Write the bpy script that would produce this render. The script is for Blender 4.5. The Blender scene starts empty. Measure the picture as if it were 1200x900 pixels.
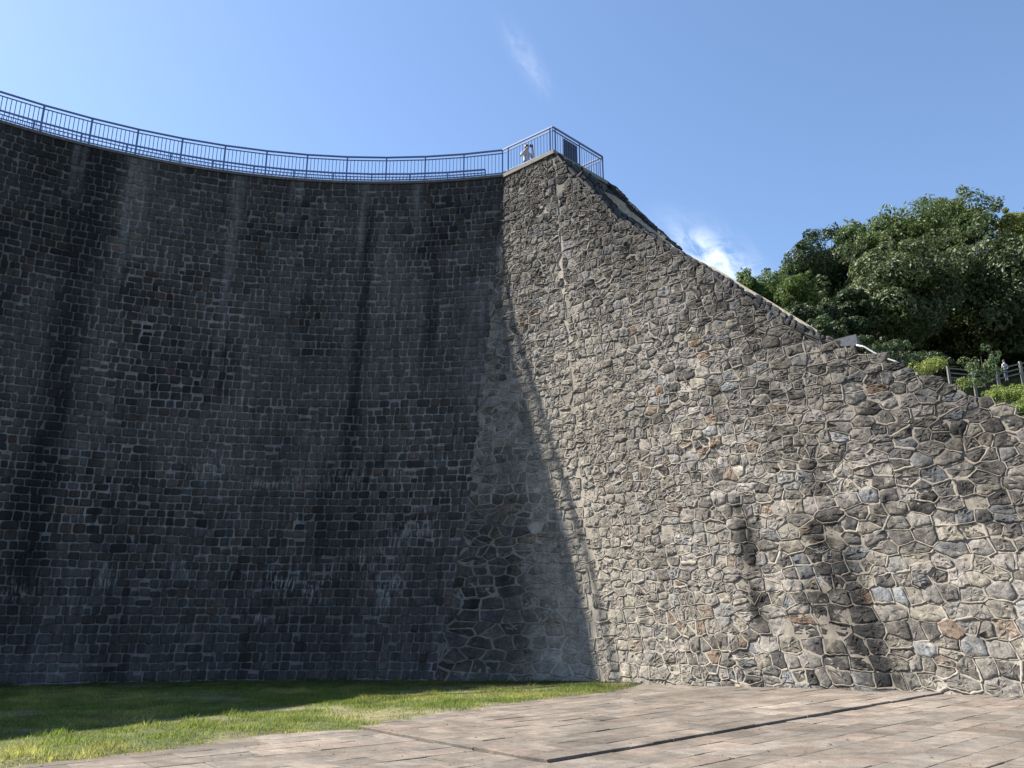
import bpy, math, random
import numpy as np
from mathutils import Vector, Matrix

random.seed(7)
rng = np.random.default_rng(11)
scene = bpy.context.scene
col = scene.collection

# ------------------------------------------------------------------ camera
CAM_H = 1.6
PITCH = math.radians(16)
FPX = 970.0                                  # focal length in pixels of a 1200 px wide picture
cam_d = bpy.data.cameras.new('camera')
cam_d.sensor_width = 36.0
cam_d.lens = FPX / 1200 * 36.0
cam_d.clip_end = 2000
cam = bpy.data.objects.new('camera', cam_d)
col.objects.link(cam)
cam.location = (0, 0, CAM_H)
cam.rotation_euler = (math.pi / 2 + PITCH, 0, 0)
scene.camera = cam

# ------------------------------------------------------------------ sun, sky, exposure
SUN_EL = math.radians(48.0)
SUN_AZ = math.radians(74.0)                  # from +Y towards -X
L = np.array([-math.sin(SUN_AZ) * math.cos(SUN_EL), math.cos(SUN_AZ) * math.cos(SUN_EL), math.sin(SUN_EL)])
sun_d = bpy.data.lights.new('sun', 'SUN')
sun_d.energy = 5.0
sun_d.angle = math.radians(0.53)
sun_d.color = (1.0, 0.95, 0.87)
sun = bpy.data.objects.new('sun', sun_d)
col.objects.link(sun)
sun.location = (-40, 20, 60)
sun.rotation_euler = Vector(L).to_track_quat('Z', 'Y').to_euler()

def pix_dir(x, y):
    a = (x - 600) / FPX
    b = (450 - y) / FPX
    c, s = math.cos(PITCH), math.sin(PITCH)
    return np.array([a, c - b * s, b * c + s])

world = bpy.data.worlds.new('World')
scene.world = world
world.use_nodes = True
wn, wl = world.node_tree.nodes, world.node_tree.links
wn.clear()
w_out = wn.new('ShaderNodeOutputWorld')
w_bg = wn.new('ShaderNodeBackground')
w_sky = wn.new('ShaderNodeTexSky')
w_sky.sky_type = 'NISHITA'
w_sky.sun_disc = False
w_sky.sun_elevation = SUN_EL
w_sky.sun_rotation = -SUN_AZ
w_sky.altitude = 0
w_sky.air_density = 1.0
w_sky.dust_density = 0.5
w_sky.ozone_density = 3.6
w_bg.inputs['Strength'].default_value = 0.088
w_tc = wn.new('ShaderNodeTexCoord')

def wmath(op, a, b=None, c=None):
    n = wn.new('ShaderNodeMath')
    n.operation = op
    for i, v in enumerate((a, b, c)):
        if v is None:
            continue
        if isinstance(v, (int, float)):
            n.inputs[i].default_value = v
        else:
            wl.new(v, n.inputs[i])
    return n.outputs[0]

def wdot(vec):
    n = wn.new('ShaderNodeVectorMath')
    n.operation = 'DOT_PRODUCT'
    wl.new(w_tc.outputs['Generated'], n.inputs[0])
    n.inputs[1].default_value = tuple(vec)
    return n.outputs['Value']

def wisp(px, py, tilt, su, sv, scale, stretch, seed, lo, hi):
    """a thin cirrus wisp in one direction of the sky"""
    d = pix_dir(px, py)
    d /= np.linalg.norm(d)
    r = np.cross(d, [0, 0, 1])
    r /= np.linalg.norm(r)
    u = np.cross(r, d)
    ax = r * math.cos(tilt) + u * math.sin(tilt)
    ay = -r * math.sin(tilt) + u * math.cos(tilt)
    a, b, front = wdot(ax), wdot(ay), wdot(d)
    comb = wn.new('ShaderNodeCombineXYZ')
    wl.new(wmath('MULTIPLY', a, scale), comb.inputs[0])
    wl.new(wmath('MULTIPLY', b, scale * stretch), comb.inputs[1])
    comb.inputs[2].default_value = seed
    nz = wn.new('ShaderNodeTexNoise')
    nz.inputs['Scale'].default_value = 1.0
    nz.inputs['Detail'].default_value = 7
    nz.inputs['Roughness'].default_value = 0.62
    nz.inputs['Distortion'].default_value = 0.6
    wl.new(comb.outputs[0], nz.inputs['Vector'])
    g = wmath('ADD', wmath('POWER', wmath('ABSOLUTE', wmath('DIVIDE', a, su)), 2.0),
              wmath('POWER', wmath('ABSOLUTE', wmath('DIVIDE', b, sv)), 2.0))
    g = wmath('POWER', 2.718, wmath('MULTIPLY', g, -1.0))
    mr = wn.new('ShaderNodeMapRange')
    mr.inputs['From Min'].default_value = lo
    mr.inputs['From Max'].default_value = hi
    wl.new(nz.outputs['Fac'], mr.inputs['Value'])
    m = wmath('MULTIPLY', wmath('MULTIPLY', g, mr.outputs[0]), wmath('GREATER_THAN', front, 0.0))
    return m

cl = wisp(618, 72, math.radians(-58), 0.034, 0.010, 26, 2.4, 3.1, 0.35, 0.8)
cl2 = wisp(838, 306, math.radians(-40), 0.052, 0.022, 30, 1.5, 8.4, 0.36, 0.72)
cloud = wmath('MINIMUM', wmath('ADD', wmath('MULTIPLY', cl, 0.22), wmath('MULTIPLY', cl2, 0.8)), 0.93)
w_mix = wn.new('ShaderNodeMix')
w_mix.data_type = 'RGBA'
wl.new(cloud, w_mix.inputs['Factor'])
wl.new(w_sky.outputs[0], w_mix.inputs['A'])
w_mix.inputs['B'].default_value = (7.6, 8.0, 8.6, 1)
wl.new(w_mix.outputs['Result'], w_bg.inputs['Color'])
wl.new(w_bg.outputs[0], w_out.inputs['Surface'])

scene.view_settings.view_transform = 'Standard'
scene.view_settings.look = 'None'
scene.view_settings.exposure = 1.42
scene.view_settings.gamma = 1.0
scene.view_settings.use_curve_mapping = False

# ------------------------------------------------------------------ helpers
def ih(ix, iy, seed):
    h = (ix.astype(np.int64) * 374761393 + iy.astype(np.int64) * 668265263 + seed * 1442695041) & 0xFFFFFFFF
    h = ((h ^ (h >> 13)) * 1274126177) & 0xFFFFFFFF
    h = (h ^ (h >> 16)) & 0xFFFFFFFF
    return h / 4294967295.0

def vn(x, y, seed=0):
    """value noise 0..1"""
    x = np.asarray(x, float)
    y = np.asarray(y, float)
    x, y = np.broadcast_arrays(x, y)
    x0, y0 = np.floor(x), np.floor(y)
    fx, fy = x - x0, y - y0
    fx = fx * fx * (3 - 2 * fx)
    fy = fy * fy * (3 - 2 * fy)
    a, b = ih(x0, y0, seed), ih(x0 + 1, y0, seed)
    c, d = ih(x0, y0 + 1, seed), ih(x0 + 1, y0 + 1, seed)
    return (a * (1 - fx) + b * fx) * (1 - fy) + (c * (1 - fx) + d * fx) * fy

def fbm(x, y, seed=0, o=3):
    v, amp, tot = 0, 1.0, 0
    for i in range(o):
        v = v + amp * vn(np.asarray(x) * 2 ** i, np.asarray(y) * 2 ** i, seed + i * 17)
        tot += amp
        amp *= 0.5
    return v / tot

def sstep(a, b, x):
    t = np.clip((x - a) / (b - a), 0, 1)
    return t * t * (3 - 2 * t)

def mesh_obj(name, verts, faces, mat, parent=None, tint=None, st=None, smooth=True, extra=None, origin=None, flat_mask=None):
    me = bpy.data.meshes.new(name)
    v = np.asarray(verts, float)
    if origin is not None:
        v = v - np.asarray(origin)
    me.from_pydata(v.tolist() if isinstance(v, np.ndarray) else v, [], faces)
    if tint is not None:
        at = me.attributes.new('tint', 'FLOAT_COLOR', 'POINT')
        t = np.asarray(tint, np.float32)
        if t.shape[1] == 3:
            t = np.concatenate([t, np.ones((len(t), 1), np.float32)], 1)
        at.data.foreach_set('color', np.ascontiguousarray(t, np.float32).ravel())
    if st is not None:
        at = me.attributes.new('st', 'FLOAT_VECTOR', 'POINT')
        s = np.zeros((len(v), 3), np.float32)
        s[:, :2] = st
        at.data.foreach_set('vector', s.ravel())
    if extra is not None:
        at = me.attributes.new('eff', 'FLOAT', 'POINT')
        at.data.foreach_set('value', np.ascontiguousarray(extra, np.float32))
    if smooth:
        sm = np.ones(len(me.polygons), bool)
        if flat_mask is not None:
            sm[np.asarray(flat_mask, bool)] = False
        me.polygons.foreach_set('use_smooth', sm)
    me.materials.append(mat)
    me.update()
    o = bpy.data.objects.new(name, me)
    col.objects.link(o)
    if origin is not None:
        o.location = tuple(origin)
    if parent is not None:
        set_parent(o, parent)
    return o

def set_parent(o, p):
    o.parent = p
    m = Matrix.Translation(p.location)
    if p.parent is not None:
        m = Matrix.Translation(p.parent.location) @ m if False else Matrix.Translation(world_loc[p.name])
    o.matrix_parent_inverse = m.inverted()

world_loc = {}

def empty(name, loc, label=None, cat=None, group=None, kind=None):
    o = bpy.data.objects.new(name, None)
    o.empty_display_size = 0.2
    o.location = tuple(loc)
    col.objects.link(o)
    tag(o, label, cat, group, kind)
    return o

def tag(o, label=None, cat=None, group=None, kind=None):
    if label: o['label'] = label
    if cat: o['category'] = cat
    if group: o['group'] = group
    if kind: o['kind'] = kind
    return o

class MB:
    """collects simple solids into one mesh"""
    def __init__(self):
        self.v, self.f = [], []
    def add(self, vs, fs):
        b = len(self.v)
        self.v += [tuple(p) for p in vs]
        self.f += [tuple(i + b for i in q) for q in fs]
        return self
    def bar(self, p, q, w, h, up=(0, 0, 1)):
        p, q = Vector(p), Vector(q)
        d = (q - p).normalized()
        u = Vector(up)
        if abs(d.dot(u)) > 0.98:
            u = Vector((1, 0, 0))
        s = d.cross(u).normalized()
        t = s.cross(d).normalized()
        vs = []
        for c in (p, q):
            for i, j in ((-1, -1), (1, -1), (1, 1), (-1, 1)):
                vs.append(c + s * (i * w / 2) + t * (j * h / 2))
        return self.add(vs, [(0, 1, 2, 3), (7, 6, 5, 4), (0, 4, 5, 1), (1, 5, 6, 2), (2, 6, 7, 3), (3, 7, 4, 0)])
    def tube(self, pts, rads, n=8):
        pts = [Vector(p) for p in pts]
        vs = []
        for i, p in enumerate(pts):
            d = (pts[min(i + 1, len(pts) - 1)] - pts[max(i - 1, 0)]).normalized()
            u = Vector((0, 0, 1)) if abs(d.z) < 0.95 else Vector((1, 0, 0))
            s = d.cross(u).normalized()
            t = s.cross(d)
            for k in range(n):
                a = 2 * math.pi * k / n
                vs.append(p + (s * math.cos(a) + t * math.sin(a)) * rads[i])
        fs = []
        for i in range(len(pts) - 1):
            for k in range(n):
                fs.append((i * n + k, i * n + (k + 1) % n, (i + 1) * n + (k + 1) % n, (i + 1) * n + k))
        fs.append(tuple(range(n))[::-1])
        fs.append(tuple((len(pts) - 1) * n + k for k in range(n)))
        return self.add(vs, fs)
    def build(self, name, mat, parent=None, smooth=False, origin=None, tint=None):
        t = None
        if tint is not None:
            t = np.tile(np.array(tint, float), (len(self.v), 1))
        return mesh_obj(name, np.array([tuple(p) for p in self.v]), self.f, mat, parent, tint=t, smooth=smooth, origin=origin)

# ------------------------------------------------------------------ materials
def new_mat(name):
    m = bpy.data.materials.new(name)
    m.use_nodes = True
    nt = m.node_tree
    return m, nt.nodes, nt.links, nt.nodes['Principled BSDF']

def node(ns, kind, **kw):
    n = ns.new(kind)
    for k, v in kw.items():
        setattr(n, k, v)
    return n

def noise_tex(ns, ls, vec, scale, detail=5, rough=0.6, dist=0.0):
    n = ns.new('ShaderNodeTexNoise')
    n.inputs['Scale'].default_value = scale
    n.inputs['Detail'].default_value = detail
    n.inputs['Roughness'].default_value = rough
    n.inputs['Distortion'].default_value = dist
    if vec is not None:
        ls.new(vec, n.inputs['Vector'])
    return n.outputs['Fac']

def maprange(ns, ls, v, a, b, c, d):
    n = ns.new('ShaderNodeMapRange')
    for k, x in zip(('From Min', 'From Max', 'To Min', 'To Max'), (a, b, c, d)):
        n.inputs[k].default_value = x
    ls.new(v, n.inputs['Value'])
    return n.outputs[0]

def mixcol(ns, ls, fac, a, b, mode='MIX'):
    n = ns.new('ShaderNodeMix')
    n.data_type = 'RGBA'
    n.blend_type = mode
    for key, v in (('Factor', fac), ('A', a), ('B', b)):
        if isinstance(v, (int, float)):
            n.inputs[key].default_value = v
        elif isinstance(v, tuple):
            n.inputs[key].default_value = v if len(v) == 4 else (*v, 1)
        else:
            ls.new(v, n.inputs[key])
    return n.outputs['Result']

def mul(ns, ls, a, b):
    n = ns.new('ShaderNodeMath')
    n.operation = 'MULTIPLY'
    for i, v in enumerate((a, b)):
        if isinstance(v, (int, float)):
            n.inputs[i].default_value = v
        else:
            ls.new(v, n.inputs[i])
    return n.outputs[0]

def stone_material(name, smear=None, patches=0.0, streak=0.5, bump=0.5, eff=False, mott=(0.72, 1.22), fine=26.0, bdist=0.02):
    m, ns, ls, bs = new_mat(name)
    at = node(ns, 'ShaderNodeAttribute', attribute_name='tint')
    st = node(ns, 'ShaderNodeAttribute', attribute_name='st')
    geo = ns.new('ShaderNodeNewGeometry')
    pos = geo.outputs['Position']
    c = at.outputs['Color']
    n1 = noise_tex(ns, ls, pos, 5.0, 6, 0.65)
    f1 = maprange(ns, ls, n1, 0.3, 0.7, mott[0], mott[1])
    vm = node(ns, 'ShaderNodeVectorMath', operation='MULTIPLY')
    ls.new(st.outputs['Vector'], vm.inputs[0])
    vm.inputs[1].default_value = (7.0, 0.55, 1)
    n2 = noise_tex(ns, ls, vm.outputs[0], 1.0, 6, 0.62, 0.25)
    f2 = maprange(ns, ls, n2, 0.32, 0.68, 1 - streak, 1 + streak * 0.62)
    n3 = noise_tex(ns, ls, pos, fine, 4, 0.6)
    f3 = maprange(ns, ls, n3, 0.3, 0.7, 0.8, 1.18)
    f = mul(ns, ls, mul(ns, ls, f1, f2), f3)
    gr = node(ns, 'ShaderNodeCombineColor')
    for i in range(3):
        ls.new(f, gr.inputs[i])
    c = mixcol(ns, ls, 1.0, c, gr.outputs[0], 'MULTIPLY')
    if smear is not None:                       # lime mortar wiped and washed over the stones
        n5 = noise_tex(ns, ls, pos, 2.6, 7, 0.68, 0.5)
        n6 = noise_tex(ns, ls, pos, 9.0, 5, 0.65, 0.3)
        e5 = mul(ns, ls, maprange(ns, ls, n5, 0.47, 0.60, 0, 1), maprange(ns, ls, n6, 0.40, 0.58, 0.25, 1.0))
        av = node(ns, 'ShaderNodeAttribute', attribute_name='eff')
        c = mixcol(ns, ls, mul(ns, ls, mul(ns, ls, e5, 0.72), av.outputs['Fac']), c, mixcol(ns, ls, 1.0, (*smear, 1), gr.outputs[0], 'MULTIPLY'))
    if patches:                                 # worn-in dirt
        n7 = noise_tex(ns, ls, pos, 1.1, 6, 0.7, 0.4)
        f7 = maprange(ns, ls, n7, 0.35, 0.65, 1 - patches, 1 + patches * 0.5)
        n8 = ns.new('ShaderNodeTexVoronoi')
        n8.inputs['Scale'].default_value = 55.0
        ls.new(pos, n8.inputs['Vector'])
        f8 = maprange(ns, ls, n8.outputs['Distance'], 0.1, 0.6, 0.78, 1.12)
        f7 = mul(ns, ls, f7, f8)
        g7 = node(ns, 'ShaderNodeCombineColor')
        for i in range(3):
            ls.new(f7, g7.inputs[i])
        c = mixcol(ns, ls, 1.0, c, g7.outputs[0], 'MULTIPLY')
    if eff:
        ea = node(ns, 'ShaderNodeAttribute', attribute_name='eff')
        vm2 = node(ns, 'ShaderNodeVectorMath', operation='MULTIPLY')
        ls.new(st.outputs['Vector'], vm2.inputs[0])
        vm2.inputs[1].default_value = (13.0, 2.0, 1)
        n4 = noise_tex(ns, ls, vm2.outputs[0], 1.0, 5, 0.7, 0.3)
        e = mul(ns, ls, maprange(ns, ls, n4, 0.50, 0.58, 0, 1), ea.outputs['Fac'])
        c = mixcol(ns, ls, e, c, (0.44, 0.42, 0.39))
    ls.new(c, bs.inputs['Base Color'])
    bs.inputs['Roughness'].default_value = 0.88
    bs.inputs['Specular IOR Level'].default_value = 0.3
    b = ns.new('ShaderNodeBump')
    b.inputs['Strength'].default_value = bump
    b.inputs['Distance'].default_value = bdist
    nb = noise_tex(ns, ls, pos, 14.0, 8, 0.68)
    ls.new(nb, b.inputs['Height'])
    ls.new(b.outputs[0], bs.inputs['Normal'])
    return m

M_ARCH = stone_material('coursed_granite', streak=0.42, bump=0.5, eff=True)
M_ARCH_MORTAR = stone_material('old_lime_mortar', streak=0.45, bump=0.4, eff=True)
M_RUB = stone_material('rubble_stone', smear=(0.27, 0.238, 0.192), streak=0.2, bump=0.8, mott=(0.66, 1.25), fine=20.0, bdist=0.03)
M_RUB_MORTAR = stone_material('rubble_mortar', streak=0.16, bump=0.5, mott=(0.85, 1.14), fine=30.0)
M_CONC = stone_material('weathered_concrete', streak=0.25, bump=0.25, mott=(0.8, 1.12))
M_SLAB = stone_material('paving_stone', patches=0.36, streak=0.0, bump=0.35, mott=(0.72, 1.22), fine=45.0, bdist=0.012)

def plain_mat(name, colr, rough=0.6, metal=0.0, var=0.12, scale=6.0, spec=0.4):
    m, ns, ls, bs = new_mat(name)
    geo = ns.new('ShaderNodeNewGeometry')
    n = noise_tex(ns, ls, geo.outputs['Position'], scale, 4)
    f = maprange(ns, ls, n, 0.3, 0.7, 1 - var, 1 + var)
    g = node(ns, 'ShaderNodeCombineColor')
    for i in range(3):
        ls.new(f, g.inputs[i])
    ls.new(mixcol(ns, ls, 1.0, (*colr, 1), g.outputs[0], 'MULTIPLY'), bs.inputs['Base Color'])
    bs.inputs['Roughness'].default_value = rough
    bs.inputs['Metallic'].default_value = metal
    bs.inputs['Specular IOR Level'].default_value = spec
    return m

def leaf_mat(name, rough=0.5, trans=0.25):
    m, ns, ls, bs = new_mat(name)
    at = node(ns, 'ShaderNodeAttribute', attribute_name='tint')
    ls.new(at.outputs['Color'], bs.inputs['Base Color'])
    bs.inputs['Roughness'].default_value = rough
    bs.inputs['Specular IOR Level'].default_value = 0.35
    tr = ns.new('ShaderNodeBsdfTranslucent')
    hs = ns.new('ShaderNodeHueSaturation')
    hs.inputs['Hue'].default_value = 0.485
    hs.inputs['Value'].default_value = 1.5
    ls.new(at.outputs['Color'], hs.inputs['Color'])
    ls.new(hs.outputs[0], tr.inputs['Color'])
    mx = ns.new('ShaderNodeMixShader')
    mx.inputs[0].default_value = trans
    ls.new(bs.outputs[0], mx.inputs[1])
    ls.new(tr.outputs[0], mx.inputs[2])
    ls.new(mx.outputs[0], ns['Material Output'].inputs['Surface'])
    return m

M_RAIL = plain_mat('blue_grey_painted_steel', (0.085, 0.125, 0.25), 0.4, 0.0, 0.1)
M_LEAF = leaf_mat('leaf', 0.5, 0.3)
M_GRASS = leaf_mat('grass_blade', 0.6, 0.4)
M_BARK = plain_mat('bark', (0.06, 0.047, 0.036), 0.9, 0, 0.3, 5)
M_SOIL = plain_mat('soil', (0.042, 0.047, 0.022), 0.95, 0, 0.5, 2.2, 0.1)
M_JOINT = plain_mat('joint_dirt', (0.075, 0.064, 0.052), 0.95, 0, 0.4, 8, 0.1)
M_WOOD = plain_mat('weathered_fence', (0.16, 0.15, 0.13), 0.85, 0, 0.2, 6)
M_DARKPANEL = plain_mat('dark_panel', (0.035, 0.045, 0.07), 0.5, 0, 0.1)
M_PIPE = plain_mat('pale_pipe', (0.42, 0.42, 0.41), 0.5, 0, 0.1)

# ------------------------------------------------------------------ shape of the dam
HC = 17.8                                    # crest height
CX, CY = -5.0, 7.9                           # centre of the arch
PS, P0, PQ = -0.86, 24.15, 3.325             # buttress face: y = P0 + PS x + PQ prof(z)
PDIR = np.array([1.0, PS]) / math.hypot(1, PS)
PLEN = math.hypot(1, PS)

def prof(z):
    t = np.clip(np.asarray(z, float) / HC, -0.06, 1.2)
    return t * 1.6 / (t + 0.6)               # the wall is steep at the crest and splays at its foot

RB = 15.8
def radius(z):
    return RB + (20.5 - RB) * prof(z)

def r_in(th):
    return 1.3 * sstep(math.radians(38.5), math.radians(51), -np.asarray(th, float))   # unseen far end, bent inward to shape the shadow it casts

def th_s(z):
    return np.radians(10.6 + 2.67 * np.clip(np.asarray(z, float) / HC, -0.05, 1))

AREF = 18.7                                  # arch arc length = AREF * theta
def surf_arch(a, z):
    th = np.asarray(a) / AREF
    r = radius(z) - r_in(th)
    return np.stack([CX + r * np.sin(th), CY + r * np.cos(th), np.asarray(z, float) + 0 * th], -1)

L2 = 3.0
def jx(z):
    return 2.25 + (1.47 - 2.25) * np.asarray(z, float) / HC

def surf_face(a, z):
    """buttress face: a<0 the curved transition to the arch, a>0 the flat face"""
    a, z = np.broadcast_arrays(np.asarray(a, float), np.asarray(z, float))
    t = np.clip(z / HC, 0, 1)
    j = np.stack([jx(z), P0 + PS * jx(z) + PQ * prof(z)], -1)
    th = th_s(z)
    r = radius(z)
    s0 = np.stack([CX + r * np.sin(th), CY + r * np.cos(th)], -1)
    d = np.linalg.norm(j - s0, axis=-1, keepdims=True)
    ta = np.stack([np.cos(th), -np.sin(th)], -1)
    k = np.minimum(1, t * 1.6)[..., None]
    t0 = ta * (1 - k) + (j - s0) / d * k
    t0 = t0 / np.linalg.norm(t0, axis=-1, keepdims=True)
    s = np.clip(1 + a / L2, -0.2, 1)[..., None]
    h00 = 2 * s ** 3 - 3 * s ** 2 + 1
    h10 = s ** 3 - 2 * s ** 2 + s
    h11 = s ** 3 - s ** 2
    q = h00 * s0 + h10 * d * t0 + (1 - h00) * j + h11 * d * PDIR
    flat = j + np.maximum(a, 0)[..., None] * PDIR
    q = np.where((a > 0)[..., None], flat, q)
    return np.concatenate([q, z[..., None]], -1)

def normals(surf, a, z):
    e = 0.02
    du = surf(a + e, z) - surf(a - e, z)
    dv = surf(a, z + e) - surf(a, z - e)
    n = np.cross(du, dv)
    return n / np.linalg.norm(n, axis=-1, keepdims=True)

def project(p):
    """picture coordinates (1200x900) of world points"""
    p = np.asarray(p, float)
    x, y, z = p[..., 0], p[..., 1], p[..., 2] - CAM_H
    c, s = math.cos(PITCH), math.sin(PITCH)
    zc = y * c + z * s
    yc = z * c - y * s
    return 600 + FPX * x / zc, 450 - FPX * yc / zc, zc

def at(x, y, dist):
    """a point seen at picture position x, y standing dist metres in front"""
    r = pix_dir(x, y)
    r = r * (dist / r[1])
    return np.array([r[0], r[1], r[2] + CAM_H])

def on_plane(x, y):
    r = pix_dir(x, y)
    k = 20.0
    for _ in range(30):
        k = (P0 + PQ * float(prof(r[2] * k + CAM_H))) / (r[1] - PS * r[0])
    return np.array([r[0] * k, r[1] * k, r[2] * k + CAM_H])

# upper edge of the buttress face, from the outline of the real thing
ARRIS = [(648, 177), (656, 186), (665, 195), (686, 214), (711, 242), (726, 257), (740, 266), (755, 275), (777, 288),
         (805, 303), (830, 318), (870, 345), (906, 368), (933, 384), (959, 395), (985, 403), (1010, 407), (1030, 419),
         (1060, 428), (1067, 433), (1100, 442), (1120, 452), (1139, 458), (1155, 461), (1168, 468), (1187, 474), (1200, 480),
         (1260, 506), (1330, 540), (1400, 580)]
ap = np.array([on_plane(*q) for q in ARRIS])
arr_a = (ap[:, 0] - jx(ap[:, 2])) * PLEN
arr_z = ap[:, 2]
arr_a[0] = 0.0
arr_z[0] = HC
A_MAX = 13.2
def arris_z(a):
    return np.where(np.asarray(a) < 0, HC, np.interp(a, arr_a, arr_z))

def ground_z(x, y):
    x = np.asarray(x, float)
    return 0.031 * (np.sqrt((x - 0.3) ** 2 + 1.2) + (x - 0.3)) / 2 + 0 * np.asarray(y, float)

# ------------------------------------------------------------------ things
arch = empty('arch_dam_wall', (CX, CY + RB, 0), 'tall concave wall of small dark coursed stones standing in shade', 'dam wall')
butt = empty('buttress_wall', (4.0, 21.8, 0), 'sunlit rubble stone buttress wall with pale mortar and sloping top', 'buttress')
world_loc[arch.name] = arch.location.copy()
world_loc[butt.name] = butt.location.copy()

# ---------- stone tesselation
def chaikin(p, n=1, k=0.25):
    for _ in range(n):
        q = np.roll(p, -1, 0)
        p = np.stack([p * (1 - k) + q * k, p * k + q * (1 - k)], 1).reshape(-1, 2)
    return p

class StoneSet:
    """gathers stones as 2D outlines with rings of relief, then maps them to the wall at once"""
    def __init__(self):
        self.a, self.h, self.tint, self.faces, self.rngs, self.flat = [], [], [], [], [], []
        self.nv = 0
    def add(self, poly, rings, colr, flat=False, center_h=0.0):
        """rings: list of (scale, height array)"""
        n = len(poly)
        c = poly.mean(0)
        v0, f0 = self.nv, len(self.faces)
        for sc, hh in rings:
            self.a.append(c + (poly - c) * sc)
            self.h.append(np.broadcast_to(hh, (n,)))
        self.a.append(c[None])
        self.h.append(np.array([center_h]))
        tot = n * len(rings) + 1
        self.tint.append(np.broadcast_to(colr, (tot, 3)))
        for r in range(len(rings) - 1):
            b0, b1 = v0 + r * n, v0 + (r + 1) * n
            for i in range(n):
                j = (i + 1) % n
                self.faces.append((b0 + i, b0 + j, b1 + j, b1 + i))
        bl = v0 + (len(rings) - 1) * n
        for i in range(n):
            self.faces.append((bl + i, bl + (i + 1) % n, v0 + tot - 1))
        self.flat += [flat] * (len(self.faces) - f0)
        self.nv += tot
        self.rngs.append((v0, self.nv, f0, len(self.faces)))
    def finish(self, surf, colour, name, mat, parent, limit=300, relief=None, eff=None):
        A = np.concatenate(self.a)
        Hh = np.concatenate(self.h).astype(float)
        T = np.concatenate(self.tint).astype(float)
        if relief is not None:
            Hh = Hh + relief(A, Hh)
        P = surf(A[:, 0], A[:, 1])
        N = normals(surf, A[:, 0], A[:, 1])
        V = P + N * Hh[:, None]
        T = colour(A, T)
        E = eff(A) if eff is not None else np.zeros(len(A))
        px, py, zc = project(V)
        size = []
        for (v0, v1, f0, f1) in self.rngs:
            x, y = px[v0:v1], py[v0:v1]
            inside = ((x > 0) & (x < 1200) & (y > 0) & (y < 900)).mean()
            size.append((x.max() - x.min()) * (y.max() - y.min()) * inside)
        order = np.argsort(size)[::-1]
        big = set(order[:limit].tolist())
        keep_v, keep_f, keep_flat = [], [], []
        base = 0
        for k, (v0, v1, f0, f1) in enumerate(self.rngs):
            if k in big:
                mesh_obj(name, V[v0:v1], [tuple(i - v0 for i in q) for q in self.faces[f0:f1]], mat, parent,
                         tint=T[v0:v1], st=A[v0:v1], extra=E[v0:v1], origin=V[v0:v1].mean(0),
                         flat_mask=self.flat[f0:f1])
            else:
                keep_v.append(np.arange(v0, v1))
                sh = base - v0
                keep_f += [tuple(i + sh for i in q) for q in self.faces[f0:f1]]
                keep_flat += self.flat[f0:f1]
                base += v1 - v0
        if keep_v:
            ix = np.concatenate(keep_v)
            o = mesh_obj(name + '_masonry', V[ix], keep_f, mat, parent, tint=T[ix], st=A[ix], extra=E[ix], flat_mask=keep_flat)
            o['kind'] = 'stuff'

# ---------- weathering of the arch (stains keep their own shape on the stone)
def theta_at_crest(x):
    r = pix_dir(x, 205)
    lo, hi = -1.2, 0.3
    for _ in range(40):
        m = (lo + hi) / 2
        q = surf_arch(np.array([m * AREF]), np.array([HC]))[0]
        if project(q)[0] < x: lo = m
        else: hi = m
    return m * AREF

def z_at(x, y):
    """height on the arch seen at picture x, y"""
    r = pix_dir(x, y)
    k = 20.0
    for _ in range(40):
        p = r * k
        z = p[2] + CAM_H
        R = float(radius(z))
        want = CY + math.sqrt(max(R * R - (p[0] - CX) ** 2, 0.1))
        k += (want - p[1]) * 0.6
    p = r * k
    return p[2] + CAM_H, math.atan2(p[0] - CX, p[1] - CY) * AREF

STREAKS = []          # a, half width, z low, z high, strength (negative dark)
for x, w, y0, y1, s in [(114, 17, 190, 720, -0.8), (70, 26, 175, 330, -0.35), (132, 8, 190, 420, -0.3), (434, 8, 250, 560, -0.8), (512, 7, 262, 440, -0.75), (385, 9, 540, 700, -0.4), (95, 10, 190, 330, -0.5),
                        (300, 20, 270, 340, -0.3), (400, 26, 285, 330, -0.35), (230, 9, 260, 420, -0.2), (20, 20, 170, 420, -0.2),
                        (160, 5, 185, 310, 0.75), (172, 8, 190, 280, 0.35), (281, 5, 205, 420, 0.6), (344, 3, 212, 250, 0.7), (353, 3, 212, 246, 0.5),
                        (428, 4, 212, 300, 0.75), (491, 3.5, 212, 262, 0.8), (560, 14, 330, 500, 0.45), (92, 3, 178, 230, 0.6), (100, 3, 180, 236, 0.5),
                        (585, 9, 380, 520, 0.4), (340, 22, 320, 450, 0.2), (470, 30, 300, 380, 0.25), (250, 34, 330, 420, 0.2)]:
    zt, a_t = z_at(x, max(y0, 225) if y0 > 225 else 226)
    zb, a_b = z_at(x, y1)
    if y0 <= 225: zt = HC + 0.5
    aa = theta_at_crest(x) if y0 <= 225 else a_t
    STREAKS.append((aa, w * 0.0335, zb, zt, s))
EFFS = []
for x, y, rx, ry, s in [(352, 685, 40, 18, 1.0), (430, 655, 36, 14, 0.6), (480, 620, 26, 20, 0.8), (320, 562, 30, 10, 0.9), (240, 548, 26, 12, 0.6),
                        (305, 720, 20, 8, 0.9), (120, 675, 14, 12, 0.8), (460, 690, 22, 22, 0.7), (20, 695, 34, 12, 0.45), (218, 660, 16, 14, 0.6),
                        (400, 560, 50, 14, 0.4), (470, 545, 30, 20, 0.45), (270, 500, 110, 12, 0.12)]:
    z_, a_ = z_at(x, y)
    EFFS.append((a_, z_, rx * 0.03, ry * 0.03, s))

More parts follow.
